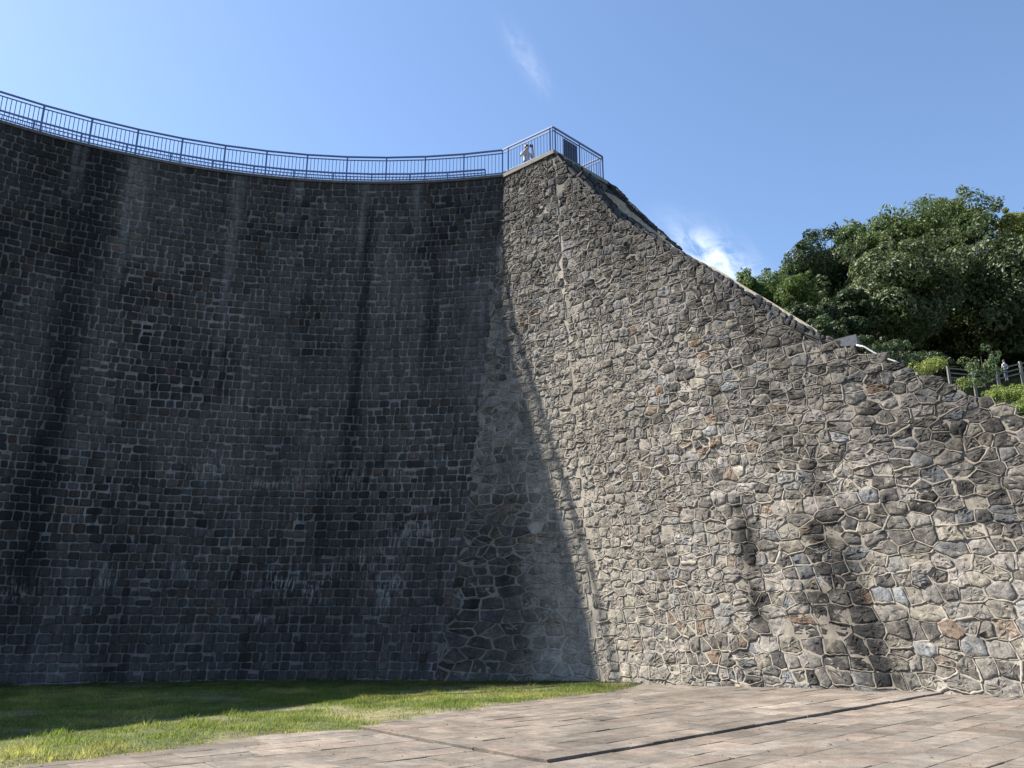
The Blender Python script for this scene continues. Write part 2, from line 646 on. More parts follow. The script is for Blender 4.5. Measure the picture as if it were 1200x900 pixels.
def arch_weather(A):
    a, z = A[:, 0], A[:, 1]
    wob = (fbm(a * 0.9, z * 0.25, 5) - 0.5) * 0.45
    dark = np.ones(len(a))
    pale = np.zeros(len(a))
    for sa, w, zb, zt, s in STREAKS:
        prof = np.exp(-(((a + wob * w * 2.2 - sa) / w) ** 2)) * sstep(zb - 1.2, zb + 1.5, z) * (1 - sstep(zt - 0.25, zt + 0.35, z))
        prof = prof * (0.55 + 0.9 * fbm(a * 5, z * 0.8, 91))
        if s < 0: dark *= 1 + s * np.clip(prof, 0, 1)
        else: pale = np.maximum(pale, np.clip(prof, 0, 1.1) * s)
    # broad unevenness: vertical curtains, dark damp head, paler belt at mid height
    cur = fbm(a * 0.75 + 3, z * 0.09, 23, 4)
    dark *= 0.52 + 0.96 * cur
    dark *= 1 - 0.30 * sstep(15.2, 17.6, z + 1.4 * (fbm(a * 0.6, z * 0.2, 31) - 0.5))
    patch = fbm(a * 0.33, z * 0.42, 47, 4)
    film = sstep(0.50, 0.70, patch)
    film = np.clip(film + 0.5 * np.exp(-((z - 7.9 - 1.1 * (fbm(a * 0.3, 0 * z, 7) - 0.5)) / 0.9) ** 2), 0, 1)
    low = 1 - sstep(1.0, 6.5, z)
    return dark, pale, film, low

def arch_colour(A, T):
    dark, pale, film, low = arch_weather(A)
    filmc = np.array([0.082, 0.076, 0.069])
    T = T * (1 - 0.62 * film[:, None]) + filmc * 0.62 * film[:, None]
    T = T * (1 - 0.42 * low[:, None]) + np.array([0.047, 0.044, 0.040]) * 0.42 * low[:, None]
    T = T * dark[:, None]
    T = T * (1 - 0.6 * pale[:, None]) + np.array([0.20, 0.19, 0.175]) * 0.6 * pale[:, None]
    return np.clip(T, 0.01, 0.9)

def arch_eff(A):
    e = np.zeros(len(A))
    for a_, z_, rx, ry, s in EFFS:
        e = np.maximum(e, s * np.exp(-(((A[:, 0] - a_) / rx) ** 2) - ((A[:, 1] - z_) / ry) ** 2))
    return e * 0.6 * sstep(0.35, 0.6, fbm(A[:, 0] * 2.2, A[:, 1] * 2.6, 37))

# ---------- coursed stones of the arch
A_LEFT = -64 * math.pi / 180 * AREF
ss = StoneSet()
z = -0.12
row = 0
A_VIS0 = -45 * math.pi / 180 * AREF
while z < HC - 0.13:
    slope_ = (float(radius(z + 0.3)) - float(radius(z))) / 0.3
    hgt = float(rng.uniform(0.245, 0.305)) / math.hypot(1, slope_)
    if z + hgt > HC - 0.25: hgt = HC - 0.10 - z
    zm = z + hgt / 2
    a = A_VIS0 - rng.uniform(0, 0.3)
    a_end = float(th_s(zm)) * AREF + rng.uniform(-0.06, 0.10)
    k = AREF / float(radius(zm))
    while a < a_end - 0.1:
        w = float(np.clip(rng.gamma(11, 0.285 / 11), 0.16, 0.5)) * k
        if a + w > a_end: w = max(a_end - a, 0.14)
        # wavy course lines
        def cl_(x, zz): return zz + 0.05 * (vn(x * 0.7, zz * 3.0, 3) - 0.5) + 0.022 * (vn(x * 2.6, zz * 3, 4) - 0.5)
        g = rng.uniform(0.007, 0.020, 4)
        x0, x1 = a + g[0], a + w - g[1]
        y00, y01 = float(cl_(x0, z)) + g[2], float(cl_(x1, z)) + g[2]
        y10, y11 = float(cl_(x0, z + hgt)) - g[3], float(cl_(x1, z + hgt)) - g[3]
        jit = rng.normal(0, 0.011, (4, 2))
        if rng.random() < 0.12: jit[rng.integers(0, 4)] *= 3
        q = np.array([[x0, y00], [x1, y01], [x1, y11], [x0, y10]]) + jit
        if rng.random() < 0.06:                       # a thin stone laid on another
            q[2:, 1] -= hgt * 0.3
        poly = chaikin(chaikin(q, 1, rng.uniform(0.06, 0.15)), 1, 0.22)
        n = len(poly)
        tone = float(np.clip(rng.normal(0.036, 0.014), 0.010, 0.075))
        hue = rng.random()
        if hue < 0.05: cc = np.array([1.35, 0.92, 0.72])
        elif hue < 0.12: cc = np.array([1.12, 1.02, 0.82])
        elif hue < 0.40: cc = np.array([0.97, 1.0, 1.03])
        else: cc = np.array([1.02, 1.0, 0.97])
        h0 = max(rng.normal(0.006, 0.007), -0.004)
        bul = rng.uniform(0.003, 0.02)
        hn = rng.normal(0, 0.003, n)
        cc = cc * np.array([1.10, 1.0, 0.89])
        ss.add(poly, [(1.0, -0.034), (0.95, h0 + hn), (0.6, h0 + bul + rng.normal(0, 0.004, n))], tone * cc, rng.random() < 0.25, h0 + bul)
        a += w
    z += hgt
    row += 1
ss.finish(surf_arch, arch_colour, 'stone', M_ARCH, arch, 300, eff=arch_eff)

# mortar bed of the arch: one sheet behind the stones, carried on outside the picture
def grid_sheet(name, surf, a0, a1, z0, z1, da, dz, mat, parent, colour, base, eff=None, mask=None, offset=0.0):
    na, nz = max(2, int((a1 - a0) / da)), max(2, int((z1 - z0) / dz))
    aa, zz = np.meshgrid(np.linspace(a0, a1, na + 1), np.linspace(z0, z1, nz + 1), indexing='ij')
    A = np.stack([aa.ravel(), zz.ravel()], 1)
    if mask is not None:
        A = mask(A)
    P = surf(A[:, 0], A[:, 1]) + normals(surf, A[:, 0], A[:, 1]) * offset
    i = np.arange(na)[:, None] * (nz + 1) + np.arange(nz)[None]
    i = i.ravel()
    F = np.stack([i, i + nz + 1, i + nz + 2, i + 1], 1)
    T = colour(A, np.tile(np.array(base, float), (len(A), 1)))
    return mesh_obj(name, P, F.tolist(), mat, parent, tint=T, st=A, extra=(eff(A) if eff else np.zeros(len(A))))

def arch_mortar_colour(A, T):
    dark, pale, film, low = arch_weather(A)
    v = 0.8 + 0.5 * fbm(A[:, 0] * 0.6, A[:, 1] * 0.5, 77, 3)
    T = T * v[:, None]
    T = T * (1 - 0.3 * low[:, None])
    T = T * (0.35 + 0.65 * dark[:, None])
    T = T * (1 - 0.5 * pale[:, None]) + np.array([0.20, 0.19, 0.175]) * 0.5 * pale[:, None]
    return T

def clip_right(A):
    A = A.copy()
    lim = th_s(A[:, 1]) * AREF
    t = (A[:, 0] - A_VIS0) / (float(th_s(HC)) * AREF - A_VIS0)
    A[:, 0] = A_VIS0 + t * (lim - A_VIS0)
    return A
grid_sheet('mortar_bed', surf_arch, A_VIS0, float(th_s(HC)) * AREF, -0.6, HC - 0.095, 0.16, 0.16, M_ARCH_MORTAR, arch, arch_mortar_colour,
           (0.158, 0.146, 0.132), arch_eff, mask=clip_right, offset=-0.014)
grid_sheet('wall_face', surf_arch, -88 * math.pi / 180 * AREF, A_VIS0, -0.6, HC - 0.12, 0.4, 0.4, M_ARCH, arch, arch_colour, (0.05, 0.052, 0.054))

# crest: coping, walkway and upstream face
def sweep_arc(name, prof, th0, th1, mat, parent, colr, n=120):
    """prof: (radial offset from crest radius, z)"""
    vs, st = [], []
    for i in range(n + 1):
        th = th0 + (th1 - th0) * i / n
        for ro, zz in prof:
            r = 20.5 + ro - float(r_in(th))
            vs.append((CX + r * math.sin(th), CY + r * math.cos(th), zz))
            st.append((th * AREF, zz))
    m = len(prof)
    fs = [(i * m + k, i * m + (k + 1) % m, (i + 1) * m + (k + 1) % m, (i + 1) * m + k) for i in range(n) for k in range(m)]
    fs += [tuple(range(m)), tuple(n * m + k for k in range(m))[::-1]]
    t = np.tile(np.array(colr), (len(vs), 1)) * (0.75 + 0.5 * fbm(np.array(st)[:, 0:1] * 1.3, np.array(st)[:, 1:2] * 6, 13))
    return mesh_obj(name, np.array(vs), fs, mat, parent, tint=t, st=np.array(st), smooth=False)
TH_A = float(th_s(HC))
sweep_arc('coping', [(-0.07, HC - 0.10), (-0.07, HC - 0.01), (-0.05, HC + 0.02), (0.32, HC + 0.02), (0.32, HC - 0.10)], math.radians(-88), TH_A, M_CONC, arch, (0.10, 0.10, 0.097))
sweep_arc('walkway', [(0.32, HC - 0.16), (0.32, HC - 0.02), (1.2, HC - 0.02), (1.2, HC - 0.16)], math.radians(-88), TH_A, M_CONC, arch, (0.28, 0.27, 0.26))
sweep_arc('upstream_coping', [(1.2, HC - 0.13), (1.2, HC + 0.02), (1.6, HC + 0.02), (1.6, HC - 0.13)], math.radians(-88), TH_A, M_CONC, arch, (0.15, 0.15, 0.145))
sweep_arc('upstream_face', [(1.0, -0.5), (0.4, HC - 0.17), (1.55, HC - 0.17), (3.4, -0.5)], math.radians(-88), TH_A, M_CONC, arch, (0.2, 0.2, 0.2))

# ---------- rubble masonry: convex cells from jittered courses
def clip_poly(poly, ids, n, d, nid):
    """keep n.p <= d"""
    out, oid = [], []
    m = len(poly)
    for i in range(m):
        p, q = poly[i], poly[(i + 1) % m]
        sp, sq = n[0] * p[0] + n[1] * p[1] - d, n[0] * q[0] + n[1] * q[1] - d
        if sp <= 0:
            out.append(p); oid.append(ids[i])
            if sq > 0:
                t = sp / (sp - sq)
                out.append((p[0] + (q[0] - p[0]) * t, p[1] + (q[1] - p[1]) * t)); oid.append(nid)
        elif sq <= 0:
            t = sp / (sp - sq)
            out.append((p[0] + (q[0] - p[0]) * t, p[1] + (q[1] - p[1]) * t)); oid.append(ids[i])
    return out, oid

def rubble_sites(a0, a1, z0, z1, rowh, width, inside, size_f):
    s = []
    z = z0
    while z < z1:
        h = rowh * rng.uniform(0.8, 1.25)
        a = a0 - rng.uniform(0, 0.3)
        while a < a1:
            f = size_f(a, z)
            w = float(np.clip(rng.gamma(5, width / 5), 0.17, 0.95)) * f
            am = a + w / 2
            zz = z + h / 2 + 0.16 * (float(vn(am * 0.5, z * 0.8, 61)) - 0.5)
            if inside(am, zz):
                r = rng.random()
                if r < 0.17 and w > 0.3:              # two small stones on top of each other
                    s.append((am + rng.normal(0, .03), zz - h * 0.26)); s.append((am + rng.normal(0, .03), zz + h * 0.26))
                else:
                    s.append((am + rng.normal(0, 0.035), zz + rng.normal(0, 0.034)))
            a += w
        z += h
    return np.array(s)

def rubble(sites, zs=1.38, box=0.8):
    S = sites * np.array([1, zs])
    cell = 0.7
    grid = {}
    for i, p in enumerate(S):
        grid.setdefault((int(p[0] // cell), int(p[1] // cell)), []).append(i)
    polys, allids = [], []
    for i, p in enumerate(S):
        gx, gy = int(p[0] // cell), int(p[1] // cell)
        nb = [j for dx in (-2, -1, 0, 1, 2) for dy in (-2, -1, 0, 1, 2) for j in grid.get((gx + dx, gy + dy), ()) if j != i]
        nb.sort(key=lambda j: (S[j][0] - p[0]) ** 2 + (S[j][1] - p[1]) ** 2)
        poly = [(p[0] - box, p[1] - box), (p[0] + box, p[1] - box), (p[0] + box, p[1] + box), (p[0] - box, p[1] + box)]
        ids = [-1, -1, -1, -1]
        for j in nb[:26]:
            q = S[j]
            n = (q[0] - p[0], q[1] - p[1])
            d = (q[0] ** 2 + q[1] ** 2 - p[0] ** 2 - p[1] ** 2) / 2
            poly, ids = clip_poly(poly, ids, n, d, j)
        polys.append(np.array(poly) / np.array([1, zs]))
        allids.append(ids)
    return polys, allids

def inset_poly(poly, m):
    c = poly.mean(0)
    out = [tuple(q) for q in poly]
    ids = [0] * len(out)
    k = len(poly)
    for i in range(k):
        p, q = poly[i], poly[(i + 1) % k]
        e = q - p
        l = np.hypot(*e)
        if l < 1e-6: continue
        n = np.array([e[1], -e[0]]) / l
        if n @ (c - p) > 0: n = -n
        out, ids = clip_poly(out, ids, n, float(n @ p) - m, 0)
        if len(out) < 3: return None
    return np.array(out)

def resample(poly, step):
    out = []
    k = len(poly)
    for i in range(k):
        p, q = poly[i], poly[(i + 1) % k]
        l = np.hypot(*(q - p))
        n = max(1, int(round(l / step)))
        for j in range(n):
            out.append(p + (q - p) * j / n)
    return np.array(out)

def stone_tone(am, zm, warm):
    r = rng.random()
    t = float(np.clip(rng.normal(0.150, 0.05), 0.045, 0.27))
    if r < 0.035: return np.array([0.14, 0.09, 0.058]) * rng.uniform(0.7, 1.25)
    if r < 0.17: return np.array([1.12, 1.0, 0.80]) * t
    if r < 0.28: return np.array([0.96, 0.99, 1.02]) * t
    if r < 0.49: return np.array([1.03, 0.97, 0.90]) * 0.05 * rng.uniform(0.55, 1.3)
    if r < 0.53: return np.array([1.05, 0.97, 0.95]) * t * 0.9
    return np.array([1.05, 0.96, 0.86]) * t

def add_rubble(ss_, polys, ids, inside, hbase=0.0, rough=1.0):
    for poly in polys:
        c = poly.mean(0)
        if not inside(c[0], c[1]): continue
        ip = inset_poly(poly, 0.003 + rng.gamma(1.6, 0.006))
        if ip is None or len(ip) < 3: continue
        ext = ip.max(0) - ip.min(0)
        if min(ext) < 0.05: continue
        ip = chaikin(ip, 1, rng.uniform(0.03, 0.13))
        rp = resample(ip, 0.085)
        rp = rp + rng.normal(0, 0.010, rp.shape)
        n = len(rp)
        d = rp - rp.mean(0)
        sz = math.sqrt(ext[0] * ext[1])
        h0 = hbase + rng.normal(0.003, 0.008) * rough
        bul = rng.uniform(-0.014, 0.02) * min(sz / 0.4, 1.3) * rough
        tx, tz = rng.normal(0, 0.034, 2) * rough
        tilt = d[:, 0] * tx + d[:, 1] * tz
        col_ = stone_tone(c[0], c[1], 0)
        fl = rng.random() < 0.5
        ss_.add(rp, [(1.0, -0.06), (0.965, h0 - 0.012 + tilt), (0.86, h0 + bul * 0.5 + tilt * 0.9 + rng.normal(0, 0.006, n)),
                     (0.55, h0 + bul * 0.9 + tilt * 0.5 + rng.normal(0, 0.010, n)), (0.25, h0 + bul + tilt * .2 + rng.normal(0, 0.008, n))],
                col_, fl, h0 + bul)

RIDGE = dict(v=[], h=[], f=[], nv=0)
def add_ridges(store, polys, ids, inside, keep=0.7, hmul=1.0):
    for i, (poly, idl) in enumerate(zip(polys, ids)):
        k = len(poly)
        for e in range(k):
            j = idl[e]
            if j < 0 or j < i: continue
            p, q = poly[e], poly[(e + 1) % k]
            l = np.hypot(*(q - p))
            mid = (p + q) / 2
            if l < 0.04 or not inside(mid[0], mid[1]): continue
            if rng.random() > keep: continue
            n = max(2, int(l / 0.07) + 1)
            t = np.linspace(-0.02, 1.02, n)[:, None]
            pts = p + (q - p) * t + rng.normal(0, 0.007, (n, 2))
            d = (q - p) / l
            s = np.array([-d[1], d[0]])
            horiz = abs(d[0])
            wb = 0.009 + rng.gamma(1.6, 0.0075)
            hh = rng.uniform(-0.012, 0.032) * (0.55 + 0.6 * horiz) * hmul
            b = store['nv']
            for c_ in range(n):
                w_ = wb * rng.uniform(0.75, 1.3)
                h_ = hh * rng.uniform(0.55, 1.25)
                for off, hv in ((-1.0, -0.03), (-0.55, h_ * 0.85), (0.0, h_), (0.55, h_ * 0.85), (1.0, -0.03)):
                    store['v'].append(pts[c_] + s * off * w_)
                    store['h'].append(hv)
            for c_ in range(n - 1):
                for r in range(4):
                    a_ = b + c_ * 5 + r
                    store['f'].append((a_, a_ + 5, a_ + 6, a_ + 1))
            store['nv'] += n * 5

def face_size(a, z):
    return 0.88 + 0.34 * float(sstep(2.0, 8.0, a))
def face_inside(a, z):
    if a < 0:
        return z < HC - 0.2 and a > -L2
    return z < float(arris_z(a)) - 0.04
def face_site_ok(a, z):
    return z < float(arris_z(a)) + 0.6
sites = rubble_sites(-L2 + 0.1, A_MAX, -0.35, HC + 0.3, 0.29, 0.365, face_site_ok, face_size)
polys, ids = rubble(sites)
# keep the left edge tidy
polys = [np.stack([np.maximum(p[:, 0], -L2 - 0.02), np.where(p[:, 0] < 0, np.minimum(p[:, 1], HC - 0.14), p[:, 1])], 1) for p in polys]
# a straight construction joint runs up the face: keep outlines on their own side of it
def joint_side(p):
    c = p.mean(0)[0]
    q = p.copy()
    if -0.5 < c < 0: q[:, 0] = np.minimum(q[:, 0], -0.012)
    elif 0 <= c < 0.5: q[:, 0] = np.maximum(q[:, 0], 0.012)
    return q
polys = [joint_side(p) for p in polys]

def face_weather_and_shade(A):
    a, z = A[:, 0], A[:, 1]
    d = np.ones(len(a))
    # lichen-dark head of the wall, under the coping and along the sloping edge
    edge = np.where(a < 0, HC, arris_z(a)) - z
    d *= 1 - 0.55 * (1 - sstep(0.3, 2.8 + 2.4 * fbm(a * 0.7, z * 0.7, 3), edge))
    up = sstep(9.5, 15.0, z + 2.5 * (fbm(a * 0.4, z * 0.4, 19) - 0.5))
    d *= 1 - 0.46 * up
    # dark vertical run-off streaks
    for sa, w, zb, zt, s in FACE_STREAKS:
        wob = (fbm(a * 0.8, z * 0.5, 8) - 0.5) * 0.5
        pr = np.exp(-(((a + wob - sa) / w) ** 2)) * sstep(zb - 0.5, zb + 0.4, z) * (1 - sstep(zt - 0.5, zt + 0.5, z))
        d *= 1 - np.clip(s * pr * (0.1 + 1.5 * fbm(a * 2.4, z * 2.4, 44, 2)), 0, 0.9)
    # shade painted into the turned part of the face, eased off higher up
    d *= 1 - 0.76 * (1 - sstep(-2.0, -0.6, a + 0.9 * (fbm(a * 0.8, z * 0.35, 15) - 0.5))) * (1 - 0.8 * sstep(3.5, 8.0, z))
    cur = fbm(a * 0.5 + 9, z * 0.16, 67, 3)
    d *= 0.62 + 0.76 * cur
    return d

def face_a(x, y):
    p = on_plane(x, y)
    return (p[0] - float(jx(p[2]))) * PLEN, p[2]
FACE_STREAKS = []
for x, y0, y1, wpx, s in [(878, 585, 730, 10, 1.15), (873, 610, 650, 16, 0.5), (985, 590, 808, 32, 0.95), (1010, 640, 800, 16, 0.6), (905, 440, 530, 15, 0.6), (800, 360, 430, 20, 0.25), (1060, 690, 760, 20, 0.3),
                          (955, 500, 600, 16, 0.6), (870, 740, 800, 20, 0.5), (1100, 500, 600, 26, 0.45), (845, 440, 500, 12, 0.5), (1040, 560, 640, 16, 0.5), (940, 400, 470, 22, 0.4), (770, 590, 660, 12, 0.3), (1180, 560, 640, 20, 0.4), (1150, 520, 560, 24, 0.2), (690, 230, 300, 18, 0.2)]:
    a0_, zt_ = face_a(x, y0)
    a1_, zb_ = face_a(x, y1)
    zc_ = project(on_plane(x, (y0 + y1) / 2))[2]
    FACE_STREAKS.append(((a0_ + a1_) / 2, wpx * float(zc_) / FPX * 1.2, zb_, zt_, s))

def face_film(A):
    a, z = A[:, 0], A[:, 1]
    f = sstep(0.40, 0.62, fbm(a * 0.5, z * 0.5, 29, 4))
    near_joint = np.exp(-((a - 0.4) / 1.9) ** 2) * (1 - sstep(9, 13, z))
    return np.clip(0.34 * f + 0.72 * near_joint, 0, 0.85)

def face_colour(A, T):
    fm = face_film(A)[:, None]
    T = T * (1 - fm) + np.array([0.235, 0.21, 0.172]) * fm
    return np.clip(T * face_weather_and_shade(A)[:, None], 0.012, 0.9)

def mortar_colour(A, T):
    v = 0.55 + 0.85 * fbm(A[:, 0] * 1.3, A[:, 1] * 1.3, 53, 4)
    return np.clip(T * v[:, None] * (0.42 + 0.58 * face_weather_and_shade(A)[:, None]), 0.02, 0.9)

def face_relief(A, Hh):
    r = (fbm(A[:, 0] * 6, A[:, 1] * 6, 71, 4) - 0.5) * 0.050
    return np.where(Hh > -0.04, r, 0)

fs_ = StoneSet()
add_rubble(fs_, polys, ids, face_inside)
fs_.finish(surf_face, face_colour, 'stone', M_RUB, butt, 300, relief=face_relief, eff=lambda A: face_weather_and_shade(A) * 0.95)
add_ridges(RIDGE, polys, ids, face_inside)

def build_ridges(store, surf, name, parent, base):
    A = np.array(store['v'])
    Hh = np.array(store['h'])
    V = surf(A[:, 0], A[:, 1]) + normals(surf, A[:, 0], A[:, 1]) * Hh[:, None]
    T = mortar_colour(A, np.tile(np.array(base), (len(A), 1)))
    o = mesh_obj(name, V, store['f'], M_RUB_MORTAR, parent, tint=T, st=A, smooth=True)
    o['kind'] = 'stuff'
    return o
MORTAR = (0.285, 0.250, 0.203)
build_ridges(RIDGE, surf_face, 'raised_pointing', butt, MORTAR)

# mortar bed of the buttress face
def face_mask(A):
    A = A.copy()
    top = np.where(A[:, 0] < 0, HC - 0.13, arris_z(A[:, 0]) - 0.26)
    t = (A[:, 1] + 0.6) / (HC + 0.6)
    A[:, 1] = -0.6 + t * (top + 0.6)
    return A
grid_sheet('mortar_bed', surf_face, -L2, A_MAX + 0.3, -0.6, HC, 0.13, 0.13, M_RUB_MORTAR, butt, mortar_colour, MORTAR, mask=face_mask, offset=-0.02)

# ---------- sloping end of the buttress: stone flank with its shade painted in, concrete chute, far rim
BACK = np.array([0.7071, 0.7071])
B3 = np.array([1.47, P0 + PS * 1.47 + PQ, HC])
C3 = B3 + np.array([*(BACK * 3.1), 0])

def ray_at_plan(x, y, q, w):
    """point on the sight line of picture x,y lying w metres behind the buttress face (measured along BACK)"""
    r = pix_dir(x, y)
    k = 20.0
    for _ in range(30):
        k = (P0 + PQ * float(prof(r[2] * k + CAM_H)) + w * (BACK[1] - PS * BACK[0])) / (r[1] - PS * r[0])
    return np.array([r[0] * k, r[1] * k, r[2] * k + CAM_H])

def interp_curve(pts, n):
    p = np.array(pts, float)
    d = np.r_[0, np.cumsum(np.hypot(*np.diff(p, axis=0).T))]
    t = np.linspace(0, d[-1], n)
    return np.stack([np.interp(t, d, p[:, 0]), np.interp(t, d, p[:, 1])], 1)

NE = 60
near_c = interp_curve([q for q in ARRIS if q[0] <= 985], NE)
band_c = interp_curve([(652, 179), (668, 188), (690, 201), (704, 212), (707, 226), (719, 239), (733, 252), (748, 262), (762, 272), (779, 284), (798, 295), (813, 304),
                       (841, 319), (876, 341), (905, 358), (930, 373), (957, 389), (984, 402)], NE)
# match both curves by nearest parameter along the slope
near3 = np.array([on_plane(*q) for q in near_c])
near3[0] = B3
wts = np.interp(np.linspace(0, 1, NE), [0, 0.14, 0.2, 0.5, 1.0], [0.05, 2.9, 2.8, 1.6, 0.25])
band3 = np.array([ray_at_plan(q[0], q[1], None, w) for q, w in zip(band_c, wts)])

def strip(name, A3, B3_, mat, parent, colr, sub=6, bump=0.0, seed=0):
    n = len(A3)
    vs, st, T = [], [], []
    for i in range(n):
        for k in range(sub + 1):
            t = k / sub
            p = A3[i] * (1 - t) + B3_[i] * t
            if 0 < k < sub:
                p = p + np.array([0, 0, bump * (rng.random() - 0.5)])
            vs.append(p)
            st.append((i * 0.25, t * 2))
            T.append(np.array(colr) * rng.uniform(0.8, 1.15))
    m = sub + 1
    fcs = [(i * m + k, (i + 1) * m + k, (i + 1) * m + k + 1, i * m + k + 1) for i in range(n - 1) for k in range(sub)]
    return mesh_obj(name, np.array(vs), fcs, mat, parent, tint=np.array(T), st=np.array(st), smooth=True)

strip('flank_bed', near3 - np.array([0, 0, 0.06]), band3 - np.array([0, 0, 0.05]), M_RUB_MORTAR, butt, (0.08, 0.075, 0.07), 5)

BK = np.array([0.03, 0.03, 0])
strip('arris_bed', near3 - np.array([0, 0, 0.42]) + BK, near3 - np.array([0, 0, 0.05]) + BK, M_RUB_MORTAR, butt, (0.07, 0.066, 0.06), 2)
# stones of the flank
def surf_flank(u, v):
    u, v = np.broadcast_arrays(np.asarray(u, float), np.asarray(v, float))
    t = np.clip(u / FL_LEN, 0, 1) * (NE - 1)
    i = np.clip(np.floor(t).astype(int), 0, NE - 2)
    f = (t - i)[..., None]
    a_ = near3[i] * (1 - f) + near3[i + 1] * f
    b_ = band3[i] * (1 - f) + band3[i + 1] * f
    wv = np.linalg.norm(b_ - a_, axis=-1, keepdims=True)
    vv = np.clip(v[..., None] / np.maximum(wv, 0.05), 0, 1)
    return a_ * (1 - vv) + b_ * vv + (v[..., None] - vv * wv) * 0
FL_LEN = float(np.linalg.norm(np.diff(near3, axis=0), axis=1).sum())
def fl_width(u):
    t = np.clip(u / FL_LEN, 0, 1) * (NE - 1)
    return float(np.interp(t, np.arange(NE), np.linalg.norm(band3 - near3, axis=1)))
def flank_normal_ok():
    n = np.cross(near3[30] - near3[28], band3[29] - near3[29])
    return n
fl_n = flank_normal_ok()
FL_SIGN = 1.0 if fl_n @ np.array([0.5, -0.5, 0.7]) > 0 else -1.0

fl = StoneSet()
u = 0.1
while u < FL_LEN - 0.1:
    du = rng.uniform(0.18, 0.42)
    wtot = fl_width(u + du / 2)
    v = -0.05
    while v < wtot - 0.12:
        dv = min(rng.uniform(0.25, 0.5), max(wtot - 0.06 - v, 0.12))
        q = np.array([[u, v], [u + du, v], [u + du, v + dv], [u, v + dv]]) + rng.normal(0, 0.035, (4, 2))
        q = inset_poly(q, 0.008)
        if q is not None and len(q) > 2:
            poly = resample(chaikin(q, 1, 0.1), 0.12)
            h0 = rng.uniform(-0.02, 0.05)
            fl.add(poly, [(1, -0.06), (0.94, h0), (0.55, h0 + 0.02)], stone_tone(0, 0, 0) * 0.3, True, h0 + 0.03)  # tone cut down to paint the flank's shade into the stones
        v += dv
    u += du
def surf_flank_off(u, v): return surf_flank(u, v)
_old_normals = normals
def normals(surf, a, z):
    if surf is surf_flank_off:
        e = 0.15
        du_ = surf(np.clip(a, .2, FL_LEN - .2) + e, z) - surf(np.clip(a, .2, FL_LEN - .2) - e, z)
        t = np.clip(a / FL_LEN, 0, 1) * (NE - 1)
        i = np.clip(np.round(t).astype(int), 0, NE - 1)
        dv_ = band3[i] - near3[i]
        n = np.cross(du_, dv_) * FL_SIGN
        return n / np.maximum(np.linalg.norm(n, axis=-1, keepdims=True), 1e-6)
    return _old_normals(surf, a, z)
fl.finish(surf_flank_off, lambda A, T: np.clip(T, 0.02, 0.5), 'flank_stone', M_RUB, butt, 60)

# concrete chute and the far rim
CH = 40
cn = interp_curve([(707, 226), (719, 239), (733, 252), (748, 262), (762, 272), (779, 284), (798, 295), (813, 304), (841, 319), (876, 341), (905, 358), (930, 373), (957, 389)], CH)
cf = interp_curve([(706, 224), (719, 228.5), (733, 238.5), (748, 252), (762, 265), (772, 272.5), (782, 281.5), (791, 289.5), (813, 302), (842, 316.5), (877, 338), (906, 355), (932, 371), (958, 387)], CH)
w_n = np.interp(np.linspace(0, 1, CH), [0, 0.4, 1], [2.82, 1.7, 0.35])
cn3 = np.array([ray_at_plan(q[0], q[1], None, w) for q, w in zip(cn, w_n)])
w_f = w_n + np.interp(np.linspace(0, 1, CH), [0, 0.15, 0.35, 1], [0.1, 0.4, 0.3, 0.2])
cf3 = np.array([ray_at_plan(q[0], q[1], None, w) for q, w in zip(cf, w_f)])
T_CH = (0.40, 0.33, 0.225)
ch = strip('chute_slab', cn3 + np.array([0, 0, 0.01]), cf3, M_CONC, butt, T_CH, 8, 0.03)
strip('chute_edge', cn3 - np.array([0, 0, 0.25]), cn3 + np.array([0, 0, 0.01]), M_CONC, butt, (0.33, 0.31, 0.27), 2)
rim_c = interp_curve([(712, 214), (720, 218), (732, 232), (748, 247.5), (762, 261), (777, 274), (784, 281), (793, 290)], 22)
ri3 = np.array([ray_at_plan(q[0], q[1], None, w) for q, w in zip(rim_c, np.linspace(3.3, 2.3, 22))])
cf_part = cf3[:22] if False else np.array([cf3[int(round(i))] for i in np.linspace(0, 14, 22)])
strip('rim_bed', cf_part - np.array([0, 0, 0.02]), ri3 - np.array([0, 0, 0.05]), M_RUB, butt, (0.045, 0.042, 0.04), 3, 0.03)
for i in range(21):
    p, q = ri3[i], ri3[i + 1]
    mb = MB()
    c = (p + q) / 2
    up = rng.uniform(0.12, 0.2)
    mb.bar(p - np.array([0, 0, up * 0.5]), q + (p - q) * 0.1 - np.array([0, 0, up * 0.5]), rng.uniform(0.3, 0.42), up, (0.1, 0.1, 1))
    v = np.array([tuple(t) for t in mb.v]) + rng.normal(0, 0.015, (8, 3))
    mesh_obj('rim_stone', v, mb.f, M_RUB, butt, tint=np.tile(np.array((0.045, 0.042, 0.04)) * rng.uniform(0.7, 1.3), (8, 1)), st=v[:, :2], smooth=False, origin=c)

# solid behind: back of the slope and the end of the platform
back_pts = [np.array([p[0] + 1.6, p[1] + 2.6, p[2] - 1.4]) for p in cf3]
strip('slope_back', cf3 - np.array([0, 0, 0.03]), np.array(back_pts), M_CONC, butt, (0.2, 0.19, 0.17), 3)
strip('slope_core', near3 - np.array([0, 0, 0.12]), near3 + np.array([2.2, 2.6, -3.0]), M_CONC, butt, (0.15, 0.15, 0.14), 2)

